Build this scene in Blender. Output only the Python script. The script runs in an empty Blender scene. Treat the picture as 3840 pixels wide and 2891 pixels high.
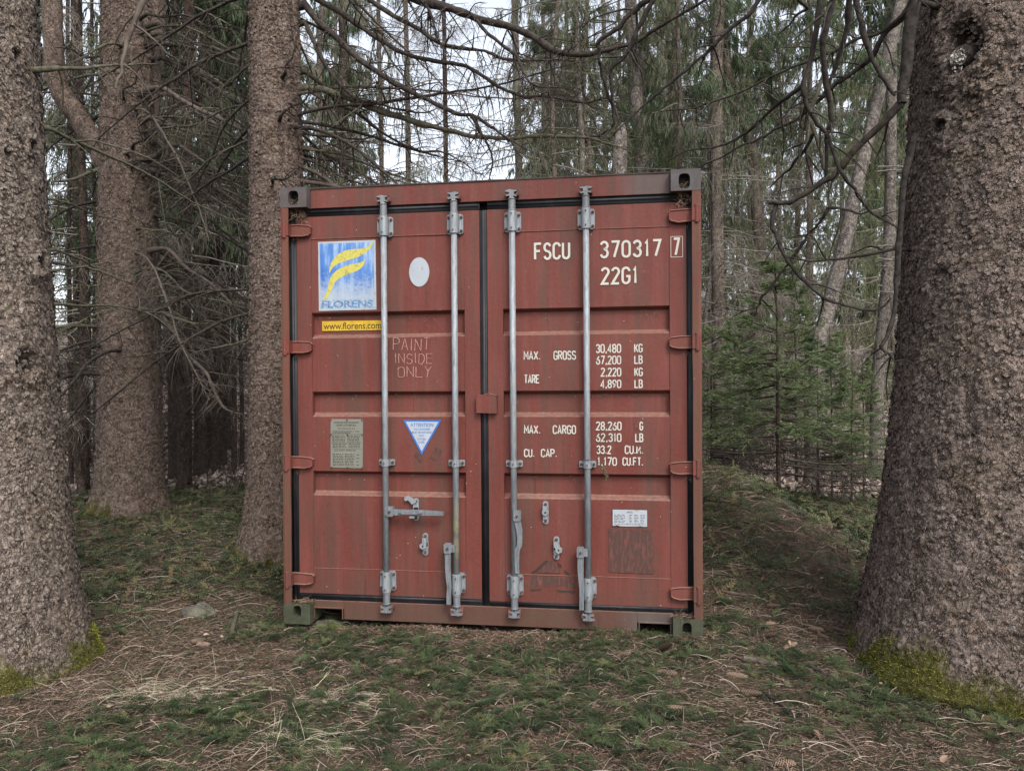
import bpy, math, random
import numpy as np
from mathutils import Vector, Matrix

S = bpy.context.scene
COL = S.collection
PI = math.pi

# ---------------------------------------------------------------- camera
W0, H0, FPX = 3840.0, 2891.0, 2800.0
CAM = np.array([0.7875, -4.197, 1.4427])
ROT = (1.56322849, 0.00695391, 0.14670997)
cd = bpy.data.cameras.new('camera')
cam = bpy.data.objects.new('camera', cd)
COL.objects.link(cam)
cam.location = CAM
cam.rotation_euler = ROT
cd.sensor_fit = 'HORIZONTAL'
cd.sensor_width = 36.0
cd.lens = FPX / W0 * 36.0
cd.clip_start = 0.05
cd.clip_end = 1000
S.camera = cam

# ---------------------------------------------------------------- sky and sun (overcast)
SUN_EL, SUN_AZ = math.radians(46), math.radians(150)   # azimuth the light comes from, clockwise from +Y
w = bpy.data.worlds.new('World')
S.world = w
w.use_nodes = True
nt = w.node_tree
nt.nodes.clear()
sky = nt.nodes.new('ShaderNodeTexSky')
sky.sky_type = 'NISHITA'
sky.sun_disc = False
sky.sun_elevation = SUN_EL
sky.sun_rotation = SUN_AZ
sky.air_density = 1.0
sky.dust_density = 3.0
sky.ozone_density = 1.0
hs = nt.nodes.new('ShaderNodeHueSaturation')
hs.inputs['Saturation'].default_value = 0.36      # thin overcast veil over the blue
hs.inputs['Value'].default_value = 1.15
bg = nt.nodes.new('ShaderNodeBackground')
bg.inputs['Strength'].default_value = 0.15
wo = nt.nodes.new('ShaderNodeOutputWorld')
nt.links.new(sky.outputs[0], hs.inputs['Color'])
nt.links.new(hs.outputs[0], bg.inputs['Color'])
nt.links.new(bg.outputs[0], wo.inputs[0])
sl = bpy.data.lights.new('sun', 'SUN')
sl.energy = 1.1
sl.angle = math.radians(18)
sl.color = (1.0, 0.95, 0.88)
so = bpy.data.objects.new('sun', sl)
COL.objects.link(so)
sd = Vector((math.sin(SUN_AZ) * math.cos(SUN_EL), math.cos(SUN_AZ) * math.cos(SUN_EL), math.sin(SUN_EL)))
so.rotation_euler = sd.to_track_quat('Z', 'Y').to_euler()
so.location = (0, -5, 20)
S.view_settings.view_transform = 'Standard'
S.view_settings.look = 'None'
S.view_settings.gamma = 1
S.view_settings.exposure = 1.15
S.cycles.max_bounces = 6
S.cycles.diffuse_bounces = 3
S.cycles.glossy_bounces = 2
S.cycles.transparent_max_bounces = 4
S.cycles.use_adaptive_sampling = True

# ---------------------------------------------------------------- helpers
rng = np.random.default_rng(7)
CR = np.array(Matrix.LocRotScale(None, cam.rotation_euler, None).to_3x3())
K = W0 / 2212.0


def ray(u, v):
    """direction of the photo's viewing ray (2212 px wide picture coordinates)"""
    return CR @ np.array([(u * K - W0 / 2) / FPX, -(v * K - H0 / 2) / FPX, -1.0])


def at(u, v, d):
    return CAM + ray(u, v) * d


def spot(u, d):
    p = at(u, 825, d)
    return float(p[0]), float(p[1])


def hash2(i, j, s=0):
    n = (i * 374761393 + j * 668265263 + s * 974634777) & 0xFFFFFFFF
    n = ((n ^ (n >> 13)) * 1274126177) & 0xFFFFFFFF
    n = n ^ (n >> 16)
    return (n & 0xFFFFFF) / float(0xFFFFFF)


def vnoise(x, y, s=0):
    x = np.asarray(x, float); y = np.asarray(y, float)
    i = np.floor(x).astype(np.int64); j = np.floor(y).astype(np.int64)
    fx = x - i; fy = y - j
    fx = fx * fx * (3 - 2 * fx); fy = fy * fy * (3 - 2 * fy)
    a = hash2(i, j, s); b = hash2(i + 1, j, s); c = hash2(i, j + 1, s); d = hash2(i + 1, j + 1, s)
    return (a * (1 - fx) + b * fx) * (1 - fy) + (c * (1 - fx) + d * fx) * fy


def fbm(x, y, s=0, o=4):
    t = 0; a = 0.5; n = 0
    for k in range(o):
        t = t + a * vnoise(x * 2 ** k + 17.3 * k, y * 2 ** k + 5.1 * k, s + k); n += a; a *= .5
    return t / n


def sst(a, b, x):
    t = np.clip((x - a) / (b - a), 0, 1)
    return t * t * (3 - 2 * t)


def gz(x, y):
    """terrain height"""
    x = np.asarray(x, float); y = np.asarray(y, float)
    z = -0.025 + 0.05 * (fbm(x * .6 + 3, y * .6, 11, 3) - .5) + .03 * (fbm(x * 3, y * 3, 12, 3) - .5)
    # mound running along the right side of the container
    rx = 2.05 - .12 * (y - 2)
    m = np.exp(-((x - rx) / np.where(x > rx, .62, .95)) ** 2) * sst(-.3, 3.4, y) * (1 - sst(4.4, 7.5, y))
    z = z + .45 * m - .12 * sst(2.6, 4., x) * sst(1., 3., y) * (1 - sst(9, 12, y))
    z = z + .10 * np.exp(-((x - 1.3) / .8) ** 2) * sst(-.1, 1.0, y) * (1 - sst(3.5, 6, y))
    z = z + .030 * sst(.1, .9, x) * np.exp(-((y + .15) / .3) ** 2) * (x < 2)
    # little dip left of the container, rise of the needle carpet behind it
    z = z - .05 * np.exp(-((x + 2.2) / 1.0) ** 2 - ((y + .2) / 1.2) ** 2)
    z = z + .10 * sst(3, 6, y) * (1 - sst(7.5, 9.5, y)) * sst(1.0, 3.0, -x)
    # forest floor: drops a little beyond the carpet, then rises far away
    r = np.sqrt((x - .8) ** 2 + (y + 4.2) ** 2)
    z = z - .18 * sst(9.5, 12, r) * sst(2, 5, y)
    z = z + np.where(y > 0, 0.10 * np.maximum(r - 24, 0) * sst(20, 40, r), 0) * (r < 1e9)
    z = np.minimum(z, 9.0 + 0 * z)
    z = z + .35 * (fbm(x * .12, y * .12, 31, 3) - .5) * sst(14, 26, r)
    return z


def setprops(o, label=None, cat=None, group=None, kind=None):
    if label: o['label'] = label
    if cat: o['category'] = cat
    if group: o['group'] = group
    if kind: o['kind'] = kind
    return o


def empty(name, loc=(0, 0, 0), rz=0.0):
    o = bpy.data.objects.new(name, None)
    COL.objects.link(o)
    o.location = loc
    o.rotation_euler = (0, 0, rz)
    o.empty_display_size = .2
    return o


def link(name, me, parent=None, loc=None):
    o = bpy.data.objects.new(name, me)
    COL.objects.link(o)
    if parent is not None: o.parent = parent
    if loc is not None: o.location = loc
    return o


def npmesh(name, V, quads=None, tris=None, mats=(), mi=None, smooth=False, attrs=None):
    """mesh from numpy arrays; faces = quads then tris"""
    me = bpy.data.meshes.new(name)
    V = np.asarray(V, np.float32)
    q = np.zeros((0, 4), np.int32) if quads is None else np.asarray(quads, np.int32).reshape(-1, 4)
    t = np.zeros((0, 3), np.int32) if tris is None else np.asarray(tris, np.int32).reshape(-1, 3)
    me.vertices.add(len(V)); me.vertices.foreach_set('co', V.ravel())
    lp = np.concatenate([q.ravel(), t.ravel()])
    me.loops.add(len(lp)); me.loops.foreach_set('vertex_index', lp)
    n = len(q) + len(t)
    st = np.concatenate([np.arange(len(q)) * 4, len(q) * 4 + np.arange(len(t)) * 3]).astype(np.int32)
    me.polygons.add(n); me.polygons.foreach_set('loop_start', st)
    for m in mats: me.materials.append(m)
    if mi is not None: me.polygons.foreach_set('material_index', np.asarray(mi, np.int32))
    me.polygons.foreach_set('use_smooth', np.full(n, bool(smooth)))
    if attrs:
        for k, a in attrs.items():
            at_ = me.attributes.new(k, 'FLOAT', 'POINT'); at_.data.foreach_set('value', np.asarray(a, np.float32))
    me.update(calc_edges=True)
    return me


class Acc:
    """accumulates geometry (numpy) into one mesh"""
    def __init__(s):
        s.V = []; s.Q = []; s.T = []; s.MQ = []; s.MT = []; s.A = []; s.n = 0

    def add(s, V, Q=None, T=None, m=0, a=None):
        V = np.asarray(V, np.float32).reshape(-1, 3)
        if Q is not None and len(Q):
            s.Q.append(np.asarray(Q, np.int64) + s.n); s.MQ.append(np.full(len(Q), m))
        if T is not None and len(T):
            s.T.append(np.asarray(T, np.int64) + s.n); s.MT.append(np.full(len(T), m))
        s.V.append(V); s.n += len(V)
        s.A.append(np.zeros(len(V)) if a is None else np.broadcast_to(np.asarray(a, float), (len(V),)))
        return s

    def mesh(s, name, mats, smooth=False):
        Q = np.concatenate(s.Q) if s.Q else None
        T = np.concatenate(s.T) if s.T else None
        mi = np.concatenate(s.MQ + s.MT) if (s.MQ or s.MT) else None
        return npmesh(name, np.concatenate(s.V), Q, T, mats, mi, smooth, {'rnd': np.concatenate(s.A)})


def norm(a):
    return a / np.maximum(np.linalg.norm(a, axis=-1, keepdims=True), 1e-9)


def tubes(acc, P, R, sides=4, m=0, a=None):
    """P (n,k,3) polylines, R (n,k) radii"""
    P = np.asarray(P, float); n, k, _ = P.shape
    if n == 0: return
    R = np.broadcast_to(np.asarray(R, float), (n, k))
    T = np.empty_like(P)
    T[:, 1:-1] = P[:, 2:] - P[:, :-2]; T[:, 0] = P[:, 1] - P[:, 0]; T[:, -1] = P[:, -1] - P[:, -2]
    T = norm(T)
    main = norm(P[:, -1] - P[:, 0])
    ref = np.where(np.abs(main[:, 2:3]) > .8, np.array([[1., 0, 0]]), np.array([[0, 0, 1.]]))[:, None, :]
    U = norm(np.cross(T, np.broadcast_to(ref, T.shape))); Wv = np.cross(T, U)
    an = np.arange(sides) / sides * 2 * PI
    V = P[:, :, None, :] + R[:, :, None, None] * (np.cos(an)[None, None, :, None] * U[:, :, None, :] + np.sin(an)[None, None, :, None] * Wv[:, :, None, :])
    idx = np.arange(n * k * sides).reshape(n, k, sides)
    i0 = idx[:, :-1]; i1 = idx[:, 1:]
    Q = np.stack([i0, i1, np.roll(i1, -1, 2), np.roll(i0, -1, 2)], -1).reshape(-1, 4)
    if a is not None: a = np.repeat(np.broadcast_to(np.asarray(a, float), (n,)), k * sides)
    acc.add(V.reshape(-1, 3), Q, None, m, a)


def grow(P0, D0, L, k, droop=0.0, wig=0.1, lift=0.0, r=None):
    """grow n polylines of k segments; droop pulls down, lift turns tips up again"""
    r = rng if r is None else r
    n = len(P0); P = np.empty((n, k + 1, 3)); P[:, 0] = P0; D = norm(np.asarray(D0, float))
    st = (np.broadcast_to(np.asarray(L, float), (n,)) / k)[:, None]
    droop = np.broadcast_to(np.asarray(droop, float), (n,))[:, None]
    for i in range(k):
        t = i / k
        D = norm(D + np.array([[0, 0, -1.]]) * (droop / k * 3) * (1 - t) + np.array([[0, 0, 1.]]) * lift / k * 3 * t + r.normal(0, wig, (n, 3)))
        P[:, i + 1] = P[:, i] + D * st
    return P


def pick(P, n, t0=.15, t1=1., r=None):
    """n random points on polylines P: (parent index, pos, dir, t)"""
    r = rng if r is None else r
    m, k, _ = P.shape
    pi = r.integers(0, m, n); t = r.uniform(t0, t1, n) * (k - 1) * .999
    i = np.minimum(t.astype(int), k - 2); f = (t - i)[:, None]
    A = P[pi, i]; B = P[pi, i + 1]
    return pi, A * (1 - f) + B * f, norm(B - A), t / (k - 1)


def perp(D, r=None):
    r = rng if r is None else r
    X = r.normal(0, 1, D.shape)
    X -= (X * D).sum(-1, keepdims=True) * D
    return norm(X)


def blades(acc, P, D, L, Wd, m=0, a=None, r=None, tri=False, bend=0.):
    """flat thin leaves / needle clusters"""
    r = rng if r is None else r
    n = len(P)
    if n == 0: return
    D = norm(D); N = perp(D, r); Sd = np.cross(D, N)
    L = np.broadcast_to(L, (n,))[:, None]; Wd = np.broadcast_to(Wd, (n,))[:, None] * .5
    a = r.uniform(0, 1, n) if a is None else a
    if tri:
        V = np.stack([P - Sd * Wd, P + Sd * Wd, P + D * L], 1)
        acc.add(V.reshape(-1, 3), None, np.arange(n * 3).reshape(-1, 3), m, np.repeat(a, 3))
    else:
        V = np.stack([P - Sd * Wd * .5, P + D * L * .5 - Sd * Wd + N * L * bend, P + D * L, P + D * L * .5 + Sd * Wd + N * L * bend], 1)
        acc.add(V.reshape(-1, 3), np.arange(n * 4).reshape(-1, 4), None, m, np.repeat(a, 4))


# ---------------------------------------------------------------- materials
class NT:
    def __init__(s, name, rough=.9, spec=.2):
        s.m = bpy.data.materials.new(name); s.m.use_nodes = True
        s.t = s.m.node_tree; s.b = s.t.nodes['Principled BSDF']
        s.b.inputs['Roughness'].default_value = rough
        s.b.inputs['Specular IOR Level'].default_value = spec

    def n(s, ty, **kw):
        x = s.t.nodes.new(ty)
        for k, v in kw.items():
            if k.startswith('i_'):
                k = k[2:]
                key = int(k) if k.isdigit() else k.replace('_', ' ')
                if hasattr(v, 'links') or isinstance(v, bpy.types.NodeSocket): s.t.links.new(v, x.inputs[key])
                else: x.inputs[key].default_value = v
            else: setattr(x, k, v)
        return x

    def coord(s, sx=1, sy=1, sz=1):
        c = s.n('ShaderNodeTexCoord')
        return s.n('ShaderNodeMapping', i_Vector=c.outputs['Object'], i_Scale=(sx, sy, sz)).outputs[0]

    def noise(s, scale, vec=None, detail=4, rough=.55, dist=0.):
        x = s.n('ShaderNodeTexNoise', i_Scale=scale, i_Detail=detail, i_Roughness=rough, i_Distortion=dist)
        if vec is not None: s.t.links.new(vec, x.inputs['Vector'])
        return x.outputs[0]

    def ramp(s, fac, stops, interp='LINEAR'):
        x = s.n('ShaderNodeValToRGB'); s.t.links.new(fac, x.inputs[0])
        cr = x.color_ramp; cr.interpolation = interp
        while len(cr.elements) < len(stops): cr.elements.new(.5)
        for e, (p, c) in zip(cr.elements, stops):
            e.position = p; e.color = (c, c, c, 1) if isinstance(c, (int, float)) else (*c, 1)
        return x.outputs[0]

    def mix(s, f, a, b, mode='MIX'):
        x = s.n('ShaderNodeMix', data_type='RGBA', blend_type=mode)
        for sock, v in ((x.inputs[0], f), (x.inputs[6], a), (x.inputs[7], b)):
            if isinstance(v, bpy.types.NodeSocket): s.t.links.new(v, sock)
            elif isinstance(v, (int, float)): sock.default_value = v
            else: sock.default_value = (*v, 1)
        return x.outputs[2]

    def math(s, op, a, b=None, clamp=False):
        x = s.n('ShaderNodeMath', operation=op, use_clamp=clamp)
        for i, v in enumerate((a, b)):
            if v is None: continue
            if isinstance(v, bpy.types.NodeSocket): s.t.links.new(v, x.inputs[i])
            else: x.inputs[i].default_value = v
        return x.outputs[0]

    def attr(s, name):
        return s.n('ShaderNodeAttribute', attribute_name=name).outputs['Fac']

    def sep(s, vec=None):
        if vec is None: vec = s.n('ShaderNodeTexCoord').outputs['Object']
        return s.n('ShaderNodeSeparateXYZ', i_Vector=vec).outputs

    def bump(s, h, dist, strength=1.):
        x = s.n('ShaderNodeBump', i_Height=h, i_Distance=dist, i_Strength=strength)
        s.t.links.new(x.outputs[0], s.b.inputs['Normal'])

    def color(s, c):
        if isinstance(c, bpy.types.NodeSocket): s.t.links.new(c, s.b.inputs['Base Color'])
        else: s.b.inputs['Base Color'].default_value = (*c, 1)
        return s.m


def m_flat(name, c, rough=.8, metal=0., var=.25, scale=20, bump=0.):
    s = NT(name, rough)
    n = s.noise(scale, s.coord())
    col = s.mix(s.ramp(n, [(.3, 0.), (.7, 1.)]), tuple(x * (1 - var) for x in c), tuple(min(1, x * (1 + var)) for x in c))
    s.b.inputs['Metallic'].default_value = metal
    if bump: s.bump(n, bump)
    return s.color(col)


def m_rnd(name, stops, rough=.9, spec=.15, trans=0.):
    s = NT(name, rough, spec)
    c = s.ramp(s.attr('rnd'), stops)
    s.color(c)
    if trans:
        tr = s.n('ShaderNodeBsdfTranslucent'); s.t.links.new(c, tr.inputs[0])
        mx = s.n('ShaderNodeMixShader', i_0=trans)
        s.t.links.new(s.b.outputs[0], mx.inputs[1]); s.t.links.new(tr.outputs[0], mx.inputs[2])
        out = s.t.nodes['Material Output']; s.t.links.new(mx.outputs[0], out.inputs[0])
    return s.m


def m_bark(name, dark, mid, light, scale=34., near=False, lichen=.2):
    s = NT(name, .95, .1)
    co = s.coord(1, 1, .8)
    fine = s.noise(scale * 3.4, co, 5, .7)
    big = s.noise(2.2, co, 4, .6)

    def ridge(sc, lo, hi, off):
        mp = s.n('ShaderNodeMapping', i_Vector=co, i_Location=(off, off * 1.7, off * .6)).outputs[0]
        n = s.noise(sc, mp, 3, .62, .35)
        return s.ramp(s.math('ABSOLUTE', s.math('SUBTRACT', n, .5)), [(lo, 1.), (hi, 0.)])
    # curling flake edges: several families of meandering cracks that come and go
    k1 = ridge(scale * .62, .010, .036, 0.); k2 = ridge(scale * .95, .008, .032, 7.3); k3 = ridge(scale * 1.5, .002, .02, 13.1)
    sel = s.ramp(s.noise(scale * .30, co, 3, .7), [(.40, .25), (.58, 1.)])
    sel2 = s.ramp(s.noise(scale * .37, co, 2, .7), [(.45, 0.), (.6, 1.)])
    cr = s.math('MAXIMUM', s.math('MULTIPLY', k1, sel), s.math('MAXIMUM', s.math('MULTIPLY', k2, sel2), s.math('MULTIPLY', k3, .45)))
    flake = s.noise(scale * 1.2, co, 2, .5)
    t = s.math('ADD', s.math('MULTIPLY', flake, .45), s.math('MULTIPLY', fine, .55))
    base = s.ramp(t, [(.30, dark), (.5, mid), (.70, light)])
    base = s.mix(s.math('MULTIPLY', s.ramp(big, [(.35, 0.), (.7, 1.)]), .35), base, tuple(x * .62 for x in mid))
    redn = s.noise(9., co, 3, .6); base = s.mix(s.math('MULTIPLY', s.ramp(redn, [(.64, 0.), (.71, 1.)]), .55), base, (mid[0] * .75, mid[1] * .42, mid[2] * .38))
    och = s.noise(4.5, co, 4, .65); base = s.mix(s.math('MULTIPLY', s.ramp(och, [(.52, 0.), (.66, 1.)]), .45), base, (mid[0] * 1.1, mid[1] * 1.08, mid[2] * .9))
    ln = s.noise(26., co, 5, .75)
    base = s.mix(s.math('MULTIPLY', s.ramp(ln, [(.60, 0.), (.70, 1.)]), lichen), base, tuple(x * 1.25 for x in (light[1], light[1], light[2])))
    base = s.mix(s.math('MULTIPLY', cr, .82), base, tuple(x * .30 for x in dark))
    if near:
        base = s.mix(s.math('MULTIPLY', s.attr('crack_and_hollow'), .6), base, tuple(x * .35 for x in dark))
        moss = s.attr('moss')
        mn = s.math('ADD', moss, s.math('MULTIPLY', s.math('SUBTRACT', s.noise(26., co, 5, .75), .5), 1.5))
        base = s.mix(s.ramp(mn, [(.42, 0.), (.85, .9)]), base, s.mix(s.noise(60., co, 3), (.030, .030, .010), (.105, .10, .020)))
    s.bump(s.math('SUBTRACT', s.math('MULTIPLY', t, .55), s.math('MULTIPLY', cr, .9)), .012 if near else .02)
    return s.color(base)


M = {}
M['bark_L'] = m_bark('pinkish_grey_bark', (.080, .062, .051), (.215, .172, .145), (.39, .335, .29), 40, True, .35)
M['bark_M'] = m_bark('reddish_brown_bark', (.08, .059, .048), (.185, .140, .117), (.33, .265, .228), 44, True, .12)
M['bark_R'] = m_bark('grey_brown_bark', (.072, .054, .045), (.178, .138, .118), (.32, .268, .235), 38, True, .18)
M['bark_far'] = m_bark('forest_bark', (.06, .05, .042), (.15, .122, .104), (.27, .235, .205), 22, False, .35)
M['bark_dark'] = m_bark('gloom_forest_bark', (.03, .022, .018), (.07, .05, .042), (.13, .10, .085), 26, False, .1)  # darker copy of forest_bark; the gloom around these trunks is in the colour
M['bark_pale'] = m_bark('pale_scaly_bark', (.07, .06, .053), (.17, .148, .133), (.33, .295, .27), 20, False, .5)
M['branch'] = m_flat('dead_branch_wood', (.036, .029, .024), .95, var=.6, scale=30, bump=.006)
M['twig_far'] = m_flat('lit_grey_twigs', (.17, .15, .128), .95, var=.35, scale=9)  # paler than dead_branch_wood; light on the background twigs is in the colour
M['branch_lichen'] = m_flat('greenish_dead_branch', (.070, .066, .046), .95, var=.5, scale=30, bump=.004)
M['branch_pale'] = m_flat('pinkish_branch_bark', (.080, .064, .054), .95, var=.4, scale=22)
M['branch_dark'] = m_flat('dark_branch_wood', (.030, .025, .022), .95, var=.6, scale=34, bump=.006)
M['needle'] = m_rnd('spruce_needles', [(0., (.036, .056, .030)), (.5, (.064, .095, .050)), (1., (.115, .15, .080))], trans=.35)
M['needle_lit'] = m_rnd('lit_young_spruce_needles', [(0., (.07, .10, .045)), (.5, (.13, .175, .078)), (1., (.21, .26, .125))], trans=.35)  # brightened young growth; part of the light on it is in the colour
M['needle_grey'] = m_rnd('greyish_spruce_needles', [(0., (.07, .085, .048)), (.5, (.115, .135, .08)), (1., (.18, .20, .13))], trans=.4)
M['needle_yel'] = m_rnd('yellow_green_needles', [(0., (.07, .085, .042)), (.5, (.13, .15, .072)), (1., (.20, .215, .115))], trans=.3)
M['moss'] = m_rnd('bright_moss', [(0., (.030, .034, .006)), (.5, (.095, .105, .014)), (1., (.20, .21, .03))])
M['twig'] = m_rnd('fallen_twigs', [(0., (.045, .032, .025)), (.35, (.11, .082, .064)), (.7, (.23, .18, .142)), (1., (.42, .36, .31))])
M['deadneedle'] = m_rnd('dead_needles', [(0., (.05, .032, .023)), (.5, (.135, .088, .062)), (1., (.26, .19, .14))])
M['sprig'] = m_rnd('fallen_green_sprigs', [(0., (.012, .020, .010)), (.45, (.028, .043, .018)), (.75, (.060, .080, .034)), (.88, (.12, .12, .055)), (1., (.13, .08, .045))], rough=.75)
M['leaf'] = m_rnd('dry_leaves', [(0., (.11, .06, .04)), (.5, (.21, .14, .10)), (1., (.33, .25, .19))])
M['litter'] = m_rnd('pale_leaf_litter', [(0., (.13, .10, .085)), (.5, (.25, .195, .17)), (1., (.44, .37, .33))])
M['straw'] = m_rnd('dry_straw', [(0., (.20, .17, .12)), (1., (.42, .38, .28))])


def m_ground():
    s = NT('forest_floor', .98, .08)
    co = s.coord()
    a = s.noise(1.3, co, 4, .6); b = s.noise(9., co, 5, .7); c = s.noise(60., co, 5, .75)
    base = s.ramp(s.math('ADD', s.math('MULTIPLY', b, .5), s.math('MULTIPLY', c, .5)),
                  [(.3, (.035, .024, .018)), (.5, (.095, .064, .048)), (.68, (.17, .12, .092))])
    grn = s.ramp(a, [(.36, 0.), (.58, .65)])
    base = s.mix(grn, base, s.mix(c, (.02, .03, .016), (.06, .075, .04)))
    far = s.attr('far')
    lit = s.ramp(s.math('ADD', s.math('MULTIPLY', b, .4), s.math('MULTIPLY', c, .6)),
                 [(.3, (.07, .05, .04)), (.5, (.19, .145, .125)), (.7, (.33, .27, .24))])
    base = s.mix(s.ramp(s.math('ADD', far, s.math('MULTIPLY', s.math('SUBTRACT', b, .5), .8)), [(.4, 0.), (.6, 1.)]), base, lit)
    s.bump(c, .03)
    return s.color(base)


M['ground'] = m_ground()

# ---------------------------------------------------------------- ground
def build_ground():
    n = 430
    t = np.linspace(-1, 1, n)
    sx = np.sinh(t * 6.2) / math.sinh(6.2) * 160 + .3
    sy = np.sinh(t * 6.2) / math.sinh(6.2) * 160 + .2
    X, Y = np.meshgrid(sx, sy)
    Z = gz(X, Y) + .03 * (fbm(X * 9, Y * 9, 41, 3) - .5) * (np.abs(X) < 12)
    V = np.stack([X, Y, Z], -1).reshape(-1, 3)
    i = np.arange(n * n).reshape(n, n)
    Q = np.stack([i[:-1, :-1], i[:-1, 1:], i[1:, 1:], i[1:, :-1]], -1).reshape(-1, 4)
    r = np.sqrt((X - .8) ** 2 + (Y + 4.2) ** 2)
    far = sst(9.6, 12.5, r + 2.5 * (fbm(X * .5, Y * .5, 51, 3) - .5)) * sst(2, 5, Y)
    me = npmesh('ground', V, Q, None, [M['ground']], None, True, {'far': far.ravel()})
    o = link('ground', me); o['kind'] = 'structure'


build_ground()

# ================================================================ SHIPPING CONTAINER
from mathutils.geometry import tessellate_polygon


def box(acc, x0, x1, y0, y1, z0, z1, m=0, a=None):
    V = [(x, y, z) for z in (z0, z1) for y in (y0, y1) for x in (x0, x1)]
    acc.add(V, [(0, 2, 3, 1), (4, 5, 7, 6), (0, 1, 5, 4), (2, 6, 7, 3), (0, 4, 6, 2), (1, 3, 7, 5)], None, m, a)


def prism(acc, poly, y0, y1, m=0, a=None):
    """(x,z) outline extruded from y0 (front) to y1 (back)"""
    n = len(poly)
    V = [(x, y0, z) for x, z in poly] + [(x, y1, z) for x, z in poly]
    tr = [tuple(t) for t in tessellate_polygon([[Vector((x, z, 0)) for x, z in poly]])]
    Q = [(i, (i + 1) % n, n + (i + 1) % n, n + i) for i in range(n)]
    T = list(tr) + [tuple(n + k for k in reversed(t)) for t in tr]
    acc.add(V, Q, T, m, a)


def flat(acc, poly, y, m=0, a=None):
    """flat sheet facing -y"""
    V = [(x, y, z) for x, z in poly]
    tr = []
    for t in tessellate_polygon([[Vector((x, z, 0)) for x, z in poly]]):
        a_, b_, c_ = (poly[k] for k in t)
        ar = (b_[0] - a_[0]) * (c_[1] - a_[1]) - (b_[1] - a_[1]) * (c_[0] - a_[0])
        tr.append(tuple(t) if ar > 0 else tuple(reversed(t)))
    acc.add(V, None, tr, m, a)


def rod(acc, pts, r, sides=14, m=0, a=None):
    """capped tube through points; r number or list"""
    P = [Vector(p) for p in pts]
    R = [r] * len(P) if isinstance(r, (int, float)) else list(r)
    e0 = (P[1] - P[0]).normalized() * 1e-4; e1 = (P[-1] - P[-2]).normalized() * 1e-4
    P = [P[0] - e0] + P + [P[-1] + e1]; R = [0.] + R + [0.]
    tubes(acc, np.array([[tuple(p) for p in P]]), np.array([R]), sides, m, a)


def rrect(x0, x1, z0, z1, r, n=5):
    out = []
    for cx, cz, a0 in ((x1 - r, z0 + r, -90), (x1 - r, z1 - r, 0), (x0 + r, z1 - r, 90), (x0 + r, z0 + r, 180)):
        for k in range(n + 1):
            a = math.radians(a0 + 90 * k / n); out.append((cx + r * math.cos(a), cz + r * math.sin(a)))
    return out


def bev(o, wd=.002, seg=2):
    b = o.modifiers.new('bevel', 'BEVEL'); b.width = wd; b.segments = seg; b.limit_method = 'ANGLE'; b.angle_limit = math.radians(35)
    return o


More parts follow.
